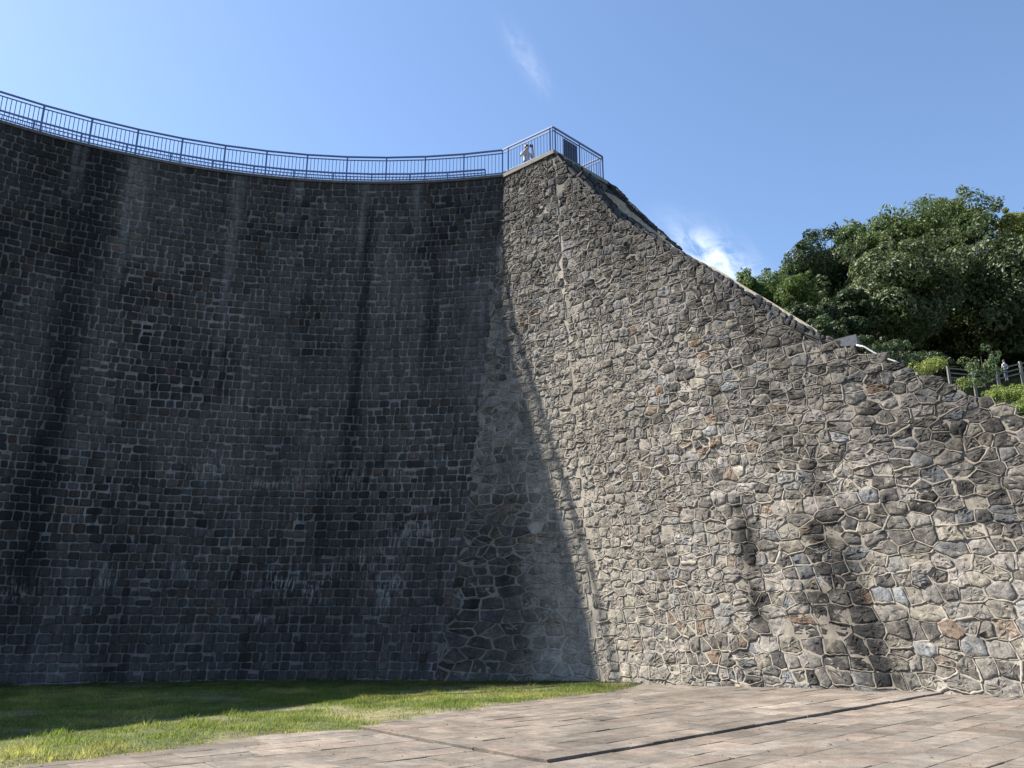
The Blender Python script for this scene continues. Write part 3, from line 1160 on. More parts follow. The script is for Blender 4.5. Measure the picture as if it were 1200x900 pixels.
# platform with concrete coping
A3 = surf_arch(np.array([TH_A * AREF]), np.array([HC]))[0]
D3 = C3 + np.array([-0.758, 0.652, 0]) * 3.2
pl = MB()
def prism(mb, pts, z0, z1):
    n = len(pts)
    vs = [(p[0], p[1], z0) for p in pts] + [(p[0], p[1], z1) for p in pts]
    mb.add(vs, [tuple(range(n))[::-1], tuple(range(n, 2 * n))] + [(i, (i + 1) % n, (i + 1) % n + n, i + n) for i in range(n)])
prism(pl, [A3 + np.array([0.05, 0.15, 0]), B3 + np.array([0.0, 0.2, 0]), C3 + np.array([-0.15, 0.02, 0]), D3, A3 + np.array([0.5, 2.2, 0])], HC - 0.14, HC - 0.03)
pl.build('platform', M_CONC, butt, tint=(0.27, 0.26, 0.25))
def coping_bar(p, q, over, name='coping'):
    d = (q - p)[:2]
    d = d / np.hypot(*d)
    n = np.array([d[1], -d[0]])
    mb = MB()
    pts = [p[:2] + n * over - d * 0.0, q[:2] + n * over + d * over, q[:2] - n * 0.35 + d * over, p[:2] - n * 0.35]
    prism(mb, pts, HC - 0.13, HC + 0.02)
    o = mb.build(name, M_CONC, butt, tint=(0.22, 0.205, 0.18))
coping_bar(A3, B3, 0.07)
coping_bar(B3 + np.array([0.28, 0.28, 0]), C3, 0.05)
mbw = MB()
prism(mbw, [B3 + np.array([0.1, 0.25, 0]), B3 + np.array([0.32, 0.30, 0]), C3, D3, A3 + np.array([0.4, 1.0, 0])], 8.0, HC - 0.15)
mbw.build('core', M_CONC, butt, tint=(0.12, 0.12, 0.115))

# ------------------------------------------------------------------ railings on the crest
def railing(path, spacing, thing_, posts_every=1.5, zb=HC + 0.02, height=1.08, doubled=()):
    """path: plan points; one panel per segment"""
    base_b = None
    for i, (p, q) in enumerate(zip(path[:-1], path[1:])):
        p, q = np.array([*p, zb]), np.array([*q, zb])
        l = np.linalg.norm(q - p)
        up = np.array([0, 0, 1.0])
        MB().bar(p + up * height, q + up * height, 0.06, 0.05).build('top_rail', M_RAIL, thing_, origin=(p + q) / 2 + up * height)
        MB().bar(p + up * (height - 0.14), q + up * (height - 0.14), 0.035, 0.03).build('upper_rail', M_RAIL, thing_, origin=(p + q) / 2 + up * (height - 0.14))
        MB().bar(p + up * 0.10, q + up * 0.10, 0.04, 0.035).build('lower_rail', M_RAIL, thing_, origin=(p + q) / 2 + up * 0.1)
        n = int(round(l / spacing))
        for k in range(1, n):
            c = p + (q - p) * k / n
            if base_b is None:
                mb = MB().bar((0, 0, 0.10), (0, 0, height - 0.14), 0.019, 0.019)
                base_b = mb.build('baluster', M_RAIL, thing_)
                base_b.location = tuple(c)
            else:
                o = base_b.copy()
                col.objects.link(o)
                o.location = tuple(c)
                o.parent = thing_
                o.matrix_parent_inverse = base_b.matrix_parent_inverse.copy()
    post = None
    for i, p in enumerate(path):
        c = np.array([*p, zb])
        if post is None:
            post = MB().bar((0, 0, -0.02), (0, 0, height - 0.02), 0.05, 0.05).build('post', M_RAIL, thing_)
            post.location = tuple(c)
        else:
            o = post.copy()
            col.objects.link(o)
            o.location = tuple(c)
            o.parent = thing_
            o.matrix_parent_inverse = post.matrix_parent_inverse.copy()

def arc_path(off, th0, th1, step):
    r = 20.5 + off
    n = int(round((th1 - th0) * r / step))
    return [(CX + (r - float(r_in(t))) * math.sin(t), CY + (r - float(r_in(t))) * math.cos(t)) for t in np.linspace(th0, th1, n + 1)]
loc = surf_arch(np.array([-0.1 * AREF]), np.array([HC]))[0]
r1 = empty('crest_railing', loc, 'blue grey steel railing along the near edge of the curved crest', 'railing')
world_loc[r1.name] = r1.location.copy()
p_arc = arc_path(0.06, math.radians(-46), TH_A - 0.004, 1.5)
railing(p_arc, 0.14, r1)
r2 = empty('crest_railing', loc + np.array([0, 1.6, 0]), 'steel railing along the far edge of the curved crest, behind the nearer one', 'railing')
world_loc[r2.name] = r2.location.copy()
railing(arc_path(1.30, math.radians(-46), TH_A - 0.05, 1.5), 0.14, r2)
r3 = empty('platform_railing', B3, 'angular steel railing around the corner platform on the buttress top', 'railing')
world_loc[r3.name] = r3.location.copy()
inw = np.array([-0.05, 0.16])
a_ = np.array(p_arc[-1]) + np.array([0.22, -0.20])
b_ = B3[:2] + np.array([0.0, 0.16])
c_ = C3[:2] + np.array([-0.16, 0.0])
d_ = D3[:2]
railing([tuple(a_), tuple(b_ + (a_ - b_) * 0.055)], 0.14, r3)
railing([tuple(b_ + (c_ - b_) * 0.05), tuple(b_ + (c_ - b_) * 0.52), tuple(c_)], 0.14, r3)
railing([tuple(c_), tuple((c_ + d_) / 2), tuple(d_)], 0.14, r3)
mb = MB()
zz = HC + 0.02
for h_, t_ in ((1.08, 0.05), (0.94, 0.032), (0.10, 0.036)):
    mb.bar((*(b_ + (a_ - b_) * 0.055), zz + h_), (*b_, zz + h_), t_, t_)
    mb.bar((*b_, zz + h_), (*(b_ + (c_ - b_) * 0.05), zz + h_), t_, t_)
mb.bar((*b_, zz), (*b_, zz + 1.0), 0.03, 0.03)
mb.build('corner_joint', M_RAIL, r3)
mb = MB()
e_ = np.array(p_arc[-1])
for h_, t_ in ((1.08, 0.05), (0.94, 0.032), (0.10, 0.036)):
    mb.bar((*e_, zz + h_), (*a_, zz + h_), t_, t_)
mb.build('link_rail', M_RAIL, r3)

# dark board behind the bars
n_in = np.array([-0.707, 0.707])
s0, s1 = b_ + (c_ - b_) * 0.22 + n_in * 0.06, b_ + (c_ - b_) * 0.50 + n_in * 0.06
mb = MB()
mb.bar((*s0, zz + 0.55), (*s1, zz + 0.55), 0.02, 0.74)
nb = mb.build('notice_board', M_DARKPANEL, None, origin=((s0[0] + s1[0]) / 2, (s0[1] + s1[1]) / 2, zz + 0.55))
tag(nb, 'dark board hung behind the bars of the corner platform railing', 'board')

# ------------------------------------------------------------------ ground
gx = np.r_[np.linspace(-70, -16, 14), np.linspace(-15, 16, 63), np.linspace(18, 70, 14)]
gy = np.r_[np.linspace(-60, 4, 14), np.linspace(5, 30, 40)]
X, Y = np.meshgrid(gx, gy, indexing='ij')
Z = ground_z(X, Y) - 0.05
V = np.stack([X.ravel(), Y.ravel(), Z.ravel()], 1)
ny = len(gy)
F = [(i * ny + j, (i + 1) * ny + j, (i + 1) * ny + j + 1, i * ny + j + 1) for i in range(len(gx) - 1) for j in range(ny - 1)]
g = mesh_obj('ground', V, F, M_JOINT)
tag(g, 'bare earth below the paving and the lawn', 'ground', kind='structure')

# paving: rows along the drain direction
TH = math.radians(39.8)
RX, RY = np.array([math.cos(TH), math.sin(TH)]), np.array([-math.sin(TH), math.cos(TH)])
DR_Q, SIDE_P = 7.77, 7.0
pave = empty('pavement', (2, 12, 0), 'pinkish grey rectangular stone paving with a narrow drain slot', 'pavement', kind='structure')
world_loc[pave.name] = pave.location.copy()
GRASS_EDGE = [(-160, 938), (-60, 915), (0, 902), (100, 893), (180, 881), (250, 872), (310, 864), (380, 859), (430, 857), (470, 849), (520, 841), (560, 835), (600, 829), (640, 824),
              (680, 820), (720, 815), (745, 809), (765, 803), (782, 797)]
def gpoint(x, y):
    r = pix_dir(x, y)
    z0 = 0.0
    for _ in range(4):
        k = (z0 - CAM_H) / r[2]
        z0 = float(ground_z(r[0] * k, r[1] * k))
    return np.array([r[0] * k, r[1] * k])
ge = np.array([gpoint(*q) for q in GRASS_EDGE])
ge = np.vstack([[-30.0, -4.0], ge, [4.6, 21.9]])
def edge_y(x):
    """y of the lawn edge at x (lawn lies beyond it)"""
    return np.interp(x, ge[:, 0], ge[:, 1])
def wall_y(x):
    x = np.asarray(x, float)
    arc = CY + np.sqrt(np.maximum(RB ** 2 - (x - CX) ** 2, 0.01))
    return np.minimum(np.where(x < 0.4, arc, 99), P0 + PS * x)

slabs = []
def add_slab(p0, p1, q0, q1):
    c = RX * (p0 + p1) / 2 + RY * (q0 + q1) / 2
    if c[1] < 5.5 or c[1] > float(wall_y(c[0])) + 0.2 or c[0] < -13 or c[0] > 19: return
    if c[1] > float(edge_y(c[0])) + 1.1 and c[0] < 4.4: return
    slabs.append((p0, p1, q0, q1))
def rows(p_lo, p_hi, q_lo, q_hi, h=0.45, off=0):
    q = q_lo
    r = 0
    while q < q_hi - 0.1:
        qq = min(q + h, q_hi)
        p = p_lo - (rng.uniform(0.1, 0.9) if p_lo < -10 or off else 0)
        first = True
        while p < p_hi:
            w = rng.uniform(0.42, 0.85)
            if first and p_lo > -10: w *= rng.uniform(0.4, 1.0)
            first = False
            e = min(p + w, p_hi)
            if p_hi - e < 0.25: e = p_hi
            add_slab(max(p, p_lo), e, q, qq)
            p = e
        q = qq
        r += 1
rows(SIDE_P + 0.45, 30.0, DR_Q + 0.45, 20.0)                 # inside the corner
rows(SIDE_P, 26.0, DR_Q + 0.0, DR_Q + 0.45)                   # kerb row beside the drain
q = DR_Q + 0.45
while q < 20:                                               # kerb row beside the side joint
    e = q + rng.uniform(0.8, 1.0)
    add_slab(SIDE_P, SIDE_P + 0.45, q, e)
    q = e
rows(SIDE_P - 12.0, SIDE_P, DR_Q, 20.0)                      # left of the side joint
rows(-6.0, 30.0, DR_Q - 14 * 0.47, DR_Q, 0.47, 1)              # in front of the drain

def slab_mesh(s):
    p0, p1, q0, q1 = s
    g = 0.0035
    gl = 0.010 if abs(q0 - DR_Q) < 1e-3 and p1 > SIDE_P + 0.1 else g
    gu = 0.012 if abs(q1 - DR_Q) < 1e-3 and p0 > SIDE_P else g
    gp0 = 0.012 if abs(p0 - SIDE_P) < 1e-3 else g
    gp1 = 0.012 if abs(p1 - SIDE_P) < 1e-3 else g
    p0, p1, q0, q1 = p0 + gp0 * rng.uniform(.6, 1.5), p1 - gp1 * rng.uniform(.6, 1.5), q0 + gl * rng.uniform(.8, 1.2), q1 - gu * rng.uniform(.6, 1.5)
    lift = rng.normal(0, 0.0028) + (0.034 if (p0 > SIDE_P - 0.02 and q0 > DR_Q - 0.02) else 0.0)
    tilt = rng.normal(0, 0.006, 2)
    ring = lambda i, n=3: [(p0 + i + (p1 - p0 - 2 * i) * t, q0 + i) for t in np.linspace(0, 1, n)[:-1]] + [(p1 - i, q0 + i + (q1 - q0 - 2 * i) * t) for t in np.linspace(0, 1, n)[:-1]] + \
        [(p1 - i - (p1 - p0 - 2 * i) * t, q1 - i) for t in np.linspace(0, 1, n)[:-1]] + [(p0 + i, q1 - i - (q1 - q0 - 2 * i) * t) for t in np.linspace(0, 1, n)[:-1]]
    vs = []
    jit = rng.normal(0, 0.004, (8, 2))
    for inset, dz in ((0, -0.09), (0, -0.004), (0.006, 0.0)):
        for k, (pp, qq) in enumerate(ring(inset)):
            pp, qq = pp + jit[k, 0], qq + jit[k, 1]
            x, y = RX * pp + RY * qq
            vs.append((x, y, float(ground_z(x, y)) + dz + lift + tilt[0] * (pp - (p0 + p1) / 2) + tilt[1] * (qq - (q0 + q1) / 2)))
    f = []
    for r in range(2):
        for i in range(8):
            f.append((r * 8 + i, r * 8 + (i + 1) % 8, (r + 1) * 8 + (i + 1) % 8, (r + 1) * 8 + i))
    f.append(tuple(range(16, 24)))
    return np.array(vs), f

def slab_tone(c):
    t = rng.normal(0.160, 0.020) * (0.62 + 0.72 * float(fbm(c[0] * 0.45, c[1] * 0.45, 88)))
    k = rng.random()
    cc = np.array([1.0, 0.83, 0.675]) if k < 0.6 else (np.array([1.0, 0.86, 0.72]) if k < 0.85 else np.array([1.03, 0.82, 0.66]))
    return np.clip(t, 0.1, 0.28) * cc
built = []
for s in slabs:
    V, F = slab_mesh(s)
    px, py, zc = project(V)
    vis = ((px > -20) & (px < 1220) & (py < 915) & (zc > 1)).mean()
    built.append((float((px.max() - px.min()) * (py.max() - py.min()) * vis) if zc.min() > 0.5 else 0, V, F, slab_tone(V.mean(0))))
built.sort(key=lambda b: -b[0])
jv, jf, jt, nb_ = [], [], [], 0
for k, (sz, V, F, t) in enumerate(built):
    if k < 300:
        mesh_obj('paving_slab', V, F, M_SLAB, pave, tint=np.tile(t, (len(V), 1)), st=V[:, :2], smooth=False, origin=V.mean(0))
    else:
        jv.append(V); jt.append(np.tile(t, (len(V), 1)))
        jf += [tuple(i + nb_ for i in q) for q in F]
        nb_ += len(V)
if jv:
    V = np.concatenate(jv)
    o = mesh_obj('paving_slab_field', V, jf, M_SLAB, pave, tint=np.concatenate(jt), st=V[:, :2], smooth=False)
    o['kind'] = 'stuff'

# ------------------------------------------------------------------ lawn
def lawn_z(x, y):
    d = np.clip(y - edge_y(x), 0, 6)
    return ground_z(x, y) - 0.012 + 0.07 * sstep(0, 1.0, d) + 0.05 * (fbm(x * 0.6, y * 0.6, 12) - 0.5) * sstep(0, 1.5, d)
lx = np.linspace(-22, 4.4, 150)
lv, lf, lt = [], [], []
NL = 40
for i, x in enumerate(lx):
    y0 = float(edge_y(x)) - 0.02
    y1 = max(float(wall_y(x)) + 0.35, y0 + 0.01)
    for k in range(NL + 1):
        y = y0 + (y1 - y0) * k / NL
        lv.append((x, y, float(lawn_z(x, y))))
V = np.array(lv)
F = [(i * (NL + 1) + k, (i + 1) * (NL + 1) + k, (i + 1) * (NL + 1) + k + 1, i * (NL + 1) + k + 1) for i in range(len(lx) - 1) for k in range(NL)]
bare = sstep(0.5, 0.68, fbm(V[:, 0] * 0.55, V[:, 1] * 1.1, 90, 3))[:, None]
T = np.array([0.06, 0.07, 0.022]) * (1 - bare) + np.array([0.17, 0.15, 0.085]) * bare
lawn = mesh_obj('lawn', V, F, M_SLAB, None, tint=T, st=V[:, :2])
tag(lawn, 'strip of thin lawn soil along the foot of the dam', 'lawn', kind='structure')

NB = 300000
bx = rng.uniform(-17.5, 4.5, NB * 2)
by = rng.uniform(8.5, 25.2, NB * 2)
ed = edge_y(bx) + 0.55 * (fbm(bx * 1.7, by * 1.7, 21) - 0.55)
ok = (by > ed) & (by < wall_y(bx) + 0.05)
bare = sstep(0.50, 0.66, fbm(bx * 0.55, by * 1.1, 90, 3))
edge_d = by - ed
dens = (1 - 0.7 * bare) * (0.35 + 0.65 * sstep(0.0, 0.5, edge_d)) * (0.45 + 0.8 * fbm(bx * 2.2, by * 2.2, 40))
ok &= rng.random(len(bx)) < dens
bx, by, edge_d = bx[ok][:NB], by[ok][:NB], edge_d[ok][:NB]
n = len(bx)
bz = lawn_z(bx, by)
hh = rng.uniform(0.012, 0.05, n) * (0.3 + 4.2 * fbm(bx * 2.3, by * 2.3, 33) ** 2.6)
ang = rng.uniform(0, 2 * np.pi, n)
wd = rng.uniform(0.004, 0.009, n)
lean = rng.normal(0, 0.5, (n, 2)) * hh[:, None]
P0_ = np.stack([bx - np.cos(ang) * wd, by - np.sin(ang) * wd, bz - 0.004], 1)
P1_ = np.stack([bx + np.cos(ang) * wd, by + np.sin(ang) * wd, bz - 0.004], 1)
P2_ = np.stack([bx + lean[:, 0], by + lean[:, 1], bz + hh], 1)
V = np.stack([P0_, P1_, P2_], 1).reshape(-1, 3)
F = np.arange(3 * n).reshape(-1, 3)
pat = fbm(bx * 0.8 + 5, by * 0.8, 64, 3)
dry = np.clip(sstep(0.45, 0.65, pat) * 0.65 + rng.uniform(-0.2, 0.25, n) + 0.35 * (1 - sstep(0, 0.6, edge_d)), 0, 1)[:, None]
shade_ramp = sstep(0.3, 4.0, wall_y(bx) - by)[:, None]  # shade along the wall painted into the grass colour
gc = (0.38 + 0.62 * shade_ramp) * (np.array([0.125, 0.185, 0.032]) * (1 - dry) + np.array([0.34, 0.33, 0.10]) * dry) * rng.uniform(0.65, 1.3, n)[:, None] * (0.55 + 0.9 * fbm(bx * 3.1, by * 3.1, 58))[:, None]
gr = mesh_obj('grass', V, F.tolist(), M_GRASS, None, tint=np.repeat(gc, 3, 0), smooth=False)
tag(gr, 'short green and yellowing grass along the foot of the dam', 'grass', kind='stuff')

# crumbs of dry leaf and grit lying on the paving
lv, lf, lt = [], [], []
for _ in range(420):
    x, y = rng.uniform(-6, 10), rng.uniform(8.5, 20)
    if y > float(wall_y(x)) - 0.2: continue
    if y > float(edge_y(x)) and x < 4.4: continue
    s = rng.uniform(0.008, 0.028)
    a = rng.uniform(0, 6.28)
    z0 = float(ground_z(x, y)) + 0.004 + (0.034 if (x * RX[0] + y * RX[1] > SIDE_P and x * RY[0] + y * RY[1] > DR_Q) else 0.0)
    b = len(lv)
    for k in range(5):
        t = a + k * 1.2566
        rr = s * rng.uniform(0.5, 1.0)
        lv.append((x + rr * math.cos(t), y + rr * math.sin(t), z0 + rng.uniform(0, 0.012)))
    lf.append(tuple(range(b, b + 5)))
    lt += [np.array([0.10, 0.07, 0.045]) * rng.uniform(0.5, 1.5)] * 5
lit = mesh_obj('leaf_litter', np.array(lv), lf, M_LEAF, None, tint=np.array(lt), smooth=False)
tag(lit, 'scattered crumbs of dry leaf on the paving', 'litter', kind='stuff')

# ------------------------------------------------------------------ hillside behind the buttress
hx = np.linspace(2, 120, 60)
hy = np.r_[np.linspace(14, 64, 40), np.linspace(68, 190, 26)]
X, Y = np.meshgrid(hx, hy, indexing='ij')
def hill_z(x, y):
    x, y = np.asarray(x, float), np.asarray(y, float)
    # along the sight line over the wall the slope climbs to the path, then the wooded hill
    toward = np.clip((y - 16) / 46, 0, 1)
    base = 5.6 + 12.7 * toward
    base = base + 0.52 * np.clip(y - 68, 0, 200) * sstep(0.31, 0.43, x / y) + 0.05 * np.clip(x - 40, 0, 100)
    drop = sstep(0, 7, (x - 3.5) - (36 - y) * 0.3 + np.clip(y - 40, 0, 60) * 0.3)
    return base * drop - 2.0 * (1 - drop) + 0.5 * (fbm(x * 0.3, y * 0.3, 6) - 0.5)
Z = hill_z(X, Y)
# keep the slope behind the face of the buttress and below its upper edge
dist = (Y - (P0 + PS * X + PQ * prof(Z))) / PLEN
aa = (X - jx(Z)) * PLEN
lim = arris_z(np.clip(aa, 0, A_MAX)) - 0.55 + np.clip(dist - 1.0, 0, 100) * 0.45
Z = np.where(dist < 25, np.minimum(Z, lim), Z)
Z = np.where(dist < 0.6, -3.0, Z)
V = np.stack([X.ravel(), Y.ravel(), Z.ravel()], 1)
ny = len(hy)
F = [(i * ny + j, (i + 1) * ny + j, (i + 1) * ny + j + 1, i * ny + j + 1) for i in range(len(hx) - 1) for j in range(ny - 1)]
hill = mesh_obj('hillside', V, F, M_SOIL)
tag(hill, 'dark earthen hillside under the trees behind the buttress', 'hillside', kind='structure')

# ------------------------------------------------------------------ foliage
def leaf_cloud(centers, radii, counts, size, palette, squash=0.85, shell=0.72, droop=0.0, aspect=0.5):
    """leaf quads spread through clumps; returns verts, faces, tint"""
    Vs, Ts = [], []
    for (c, r, n) in zip(centers, radii, counts):
        d = rng.normal(0, 1, (n, 3))
        d /= np.linalg.norm(d, axis=1, keepdims=True)
        rad = r * (shell + (1 - shell) * rng.random(n) ** 0.6) * (0.82 + 0.36 * vn(d[:, 0] * 2.5 + c[0], d[:, 1] * 2.5 + d[:, 2] * 2 + c[1], 5))
        p = c + d * rad[:, None] * np.array([1, 1, squash])
        nrm = d + rng.normal(0, 0.45, (n, 3)) + np.array([0, 0, 0.25])
        nrm /= np.linalg.norm(nrm, axis=1, keepdims=True)
        t = rng.normal(0, 1, (n, 3)) + np.array([0, 0, -droop])
        t -= nrm * (t * nrm).sum(1, keepdims=True)
        t /= np.linalg.norm(t, axis=1, keepdims=True)
        s = np.cross(nrm, t)
        l = size * rng.uniform(0.6, 1.25, n)[:, None]
        w = l * aspect * rng.uniform(0.8, 1.2, n)[:, None]
        q = np.stack([p - t * l * 0.5, p + s * w * 0.5 + nrm * l * 0.06, p + t * l * 0.5 - nrm * l * 0.05, p - s * w * 0.5 + nrm * l * 0.06], 1)
        Vs.append(q.reshape(-1, 3))
        base = palette[rng.integers(0, len(palette))]
        tone = np.asarray(base) * rng.uniform(0.85, 1.15)
        tt = tone * rng.uniform(0.65, 1.35, n)[:, None]
        Ts.append(np.repeat(tt, 4, 0))
    V = np.concatenate(Vs)
    T = np.concatenate(Ts)
    F = np.arange(len(V)).reshape(-1, 4)
    return V, F, T

def tree(label, x, y, dist, wpx, hpx, palette, group, leaf=0.30, nclump=26, per=330, squash=0.8, base_y=None, aspect=0.5, name='tree', clump=0.36, trunk_r=0.22, cat='tree', shape='dome'):
    """a tree whose crown is seen around picture position x,y"""
    c = at(x, y, dist)
    k = np.linalg.norm(c - np.array([0, 0, CAM_H])) / FPX * math.cos(math.atan2(abs(x - 600), FPX)) 
    rx, rz = wpx / 2 * k, hpx / 2 * k
    foot_z = float(hill_z(c[0], c[1]))
    foot = np.array([c[0], c[1], min(foot_z, c[2] - rz * 0.8)])
    root = empty(name, foot, label, cat, group)
    world_loc[root.name] = root.location.copy()
    cs, rs, ns = [], [], []
    for i in range(nclump):
        d = rng.normal(0, 1, 3)
        d /= np.linalg.norm(d)
        rr = rng.uniform(0.45, 0.85)
        cr = clump * rx * rng.uniform(0.65, 1.2)
        p = c + d * rr * np.array([rx, rx * 0.95, rz])
        cs.append(p); rs.append(cr); ns.append(int((2.0 if dist > 60 else 1.0) * per * (cr / (clump * rx)) ** 2))
    if dist > 45:                               # sprays standing out of the crown
        for _ in range(int(nclump * 0.9)):
            d = rng.normal(0, 1, 3) + np.array([0, 0, 0.35])
            d /= np.linalg.norm(d)
            cs.append(c + d * rng.uniform(0.95, 1.14) * np.array([rx, rx * 0.95, rz])); rs.append(0.13 * rx * rng.uniform(0.6, 1.5)); ns.append(int(per * 0.22))
    if dist > 60:                               # the body of the crown, so that no sky shows through its heart
        for _ in range(nclump // 2):
            d = rng.normal(0, 1, 3)
            d /= np.linalg.norm(d)
            cs.append(c + d * rng.uniform(0, 0.5) * np.array([rx, rx, rz])); rs.append(0.5 * min(rx, rz)); ns.append(per)
        leaf = leaf * 1.45
    V, F, T = leaf_cloud(cs, rs, ns, leaf, palette, squash, aspect=aspect)
    mesh_obj('crown', V, F.tolist(), M_LEAF, root, tint=T, smooth=False)
    mb = MB()
    top = c + np.array([0, 0, rz * 0.35])
    mid = (foot + top) / 2 + np.array([rng.normal(0, .2), rng.normal(0, .2), 0])
    mb.tube([foot - np.array([0, 0, 0.3]), foot * 0.6 + mid * 0.4, mid, top], [trunk_r * 1.3, trunk_r, trunk_r * 0.75, trunk_r * 0.2], 8)
    mb.build('trunk', M_BARK, root, smooth=True)
    lb = MB()
    for i in rng.permutation(len(cs))[:9]:
        t = rng.uniform(0.35, 0.75)
        s = foot * (1 - t) + top * t
        e = cs[i]
        m_ = (s + e) / 2 + np.array([0, 0, 0.15 * rz])
        lb.tube([s, m_, e], [trunk_r * 0.45, trunk_r * 0.28, trunk_r * 0.08], 6)
    lb.build('limb', M_BARK, root, smooth=True)
    return root

PAL_CAMPHOR = [(0.085, 0.115, 0.042), (0.105, 0.135, 0.052), (0.075, 0.105, 0.038)]
PAL_CAMPHOR = [tuple(0.8 * k for k in c_) for c_ in PAL_CAMPHOR]
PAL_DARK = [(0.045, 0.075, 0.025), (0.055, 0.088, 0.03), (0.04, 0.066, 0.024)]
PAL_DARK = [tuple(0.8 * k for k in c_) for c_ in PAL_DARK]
PAL_BRIGHT = [(0.085, 0.14, 0.03), (0.10, 0.155, 0.035), (0.075, 0.125, 0.03)]
PAL_BRIGHT = [tuple(0.8 * k for k in c_) for c_ in PAL_BRIGHT]
PAL_BAMBOO = [(0.17, 0.20, 0.04), (0.15, 0.18, 0.045)]
PAL_MID = [(0.075, 0.115, 0.03), (0.085, 0.13, 0.034)]
PAL_MID = [tuple(0.8 * k for k in c_) for c_ in PAL_MID]
GRP = 'trees on the hillside'
tree('broad evergreen tree with grey green rounded leaf clumps, right above the concrete block', 1040, 348, 74, 150, 130, PAL_CAMPHOR, GRP, 0.30, 30, 420, clump=0.34)
tree('largest evergreen tree with grey green domed crown, behind the fence', 1148, 340, 78, 165, 150, PAL_CAMPHOR, GRP, 0.30, 34, 430, clump=0.33)
tree('bushy bright green tree beside the sloping coping', 905, 355, 70, 92, 84, PAL_BRIGHT, GRP, 0.26, 20, 360, aspect=0.3)
tree('dark green tree with a spiky top growing above the sloping coping', 958, 325, 80, 110, 104, PAL_DARK, GRP, 0.30, 22, 380, aspect=0.4)
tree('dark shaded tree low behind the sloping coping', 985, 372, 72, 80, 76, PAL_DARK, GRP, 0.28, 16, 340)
tree('tall feathery tree rising highest on the hill', 1112, 272, 92, 120, 84, PAL_MID, GRP, 0.34, 22, 340, aspect=0.35)
tree('mid green tree standing behind the grey green crowns', 1050, 292, 90, 130, 74, PAL_MID, GRP, 0.32, 22, 340)
tree('yellow green bamboo clump on the hilltop', 1192, 282, 90, 66, 76, PAL_BAMBOO, GRP, 0.36, 16, 380, aspect=0.22, name='bamboo')
tree('small feathery tree at the top edge of the wood', 1000, 296, 88, 74, 52, PAL_BRIGHT, GRP, 0.30, 14, 300, aspect=0.35)
tree('dark tree standing behind the bamboo clump', 1240, 300, 96, 120, 130, PAL_DARK, GRP, 0.34, 22, 330)
tree('evergreen tree growing right of the fence, partly out of view', 1255, 390, 82, 120, 130, PAL_DARK, GRP, 0.32, 20, 330)
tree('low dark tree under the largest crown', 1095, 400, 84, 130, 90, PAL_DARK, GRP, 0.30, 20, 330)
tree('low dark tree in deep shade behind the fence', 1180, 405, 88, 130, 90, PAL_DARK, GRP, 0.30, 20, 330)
tree('pale leaved flat topped tree spreading above the feathery tree', 1130, 255, 95, 84, 34, PAL_CAMPHOR, GRP, 0.26, 18, 130, clump=0.2)
tree('light green bush tucked beside the thin edge of the coping', 884, 345, 68, 46, 50, PAL_BRIGHT, GRP, 0.24, 14, 260, aspect=0.3)
tree('light green tree between the spiky tree and the coping', 930, 350, 66, 60, 70, PAL_BRIGHT, GRP, 0.24, 16, 260, aspect=0.3)
GU = 'undergrowth behind the wall top'
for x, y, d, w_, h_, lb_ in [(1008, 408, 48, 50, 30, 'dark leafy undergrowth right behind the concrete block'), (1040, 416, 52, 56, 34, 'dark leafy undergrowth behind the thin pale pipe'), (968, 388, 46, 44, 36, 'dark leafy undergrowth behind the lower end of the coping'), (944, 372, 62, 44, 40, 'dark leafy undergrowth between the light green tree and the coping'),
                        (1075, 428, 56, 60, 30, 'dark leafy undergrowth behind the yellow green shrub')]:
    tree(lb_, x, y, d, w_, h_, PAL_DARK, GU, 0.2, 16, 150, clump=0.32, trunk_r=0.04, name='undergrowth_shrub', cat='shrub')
# young plants close to the wall
tree('young broad leaved sapling growing in front of the fence', 1151, 428, 40, 46, 62, [(0.07, 0.11, 0.04), (0.09, 0.13, 0.05)], None, 0.16, 20, 60, clump=0.32, trunk_r=0.035, name='sapling', cat='sapling')
tree('yellow green shrub poking over the rough wall top', 1088, 428, 32, 40, 22, [(0.19, 0.23, 0.05), (0.16, 0.20, 0.045)], None, 0.10, 14, 90, clump=0.36, trunk_r=0.02, name='shrub', cat='shrub', aspect=0.4)
tree('small green shrub at the foot of the fence post', 1127, 449, 36, 28, 16, [(0.14, 0.19, 0.05)], None, 0.10, 10, 70, clump=0.4, trunk_r=0.02, name='shrub', cat='shrub')
tree('sprawling bright green bush hanging over the wall end', 1186, 462, 30, 62, 26, [(0.18, 0.24, 0.05), (0.15, 0.20, 0.045)], None, 0.10, 26, 110, clump=0.24, trunk_r=0.02, name='shrub', cat='shrub', aspect=0.4)
tree('small bright green bush against the last rough stones', 1160, 466, 27, 30, 14, [(0.18, 0.24, 0.05), (0.15, 0.20, 0.045)], None, 0.09, 12, 90, clump=0.3, trunk_r=0.015, name='shrub', cat='shrub', aspect=0.4)
tree('low bright green bush spilling over the wall top', 1204, 476, 27, 50, 22, [(0.17, 0.23, 0.05), (0.14, 0.19, 0.045)], None, 0.10, 18, 100, clump=0.26, trunk_r=0.015, name='shrub', cat='shrub', aspect=0.4)
tree('bright green bush on the bank below the fence', 1235, 468, 32, 80, 44, [(0.18, 0.24, 0.05), (0.14, 0.19, 0.045)], None, 0.10, 26, 110, clump=0.24, trunk_r=0.02, name='shrub', cat='shrub', aspect=0.4)

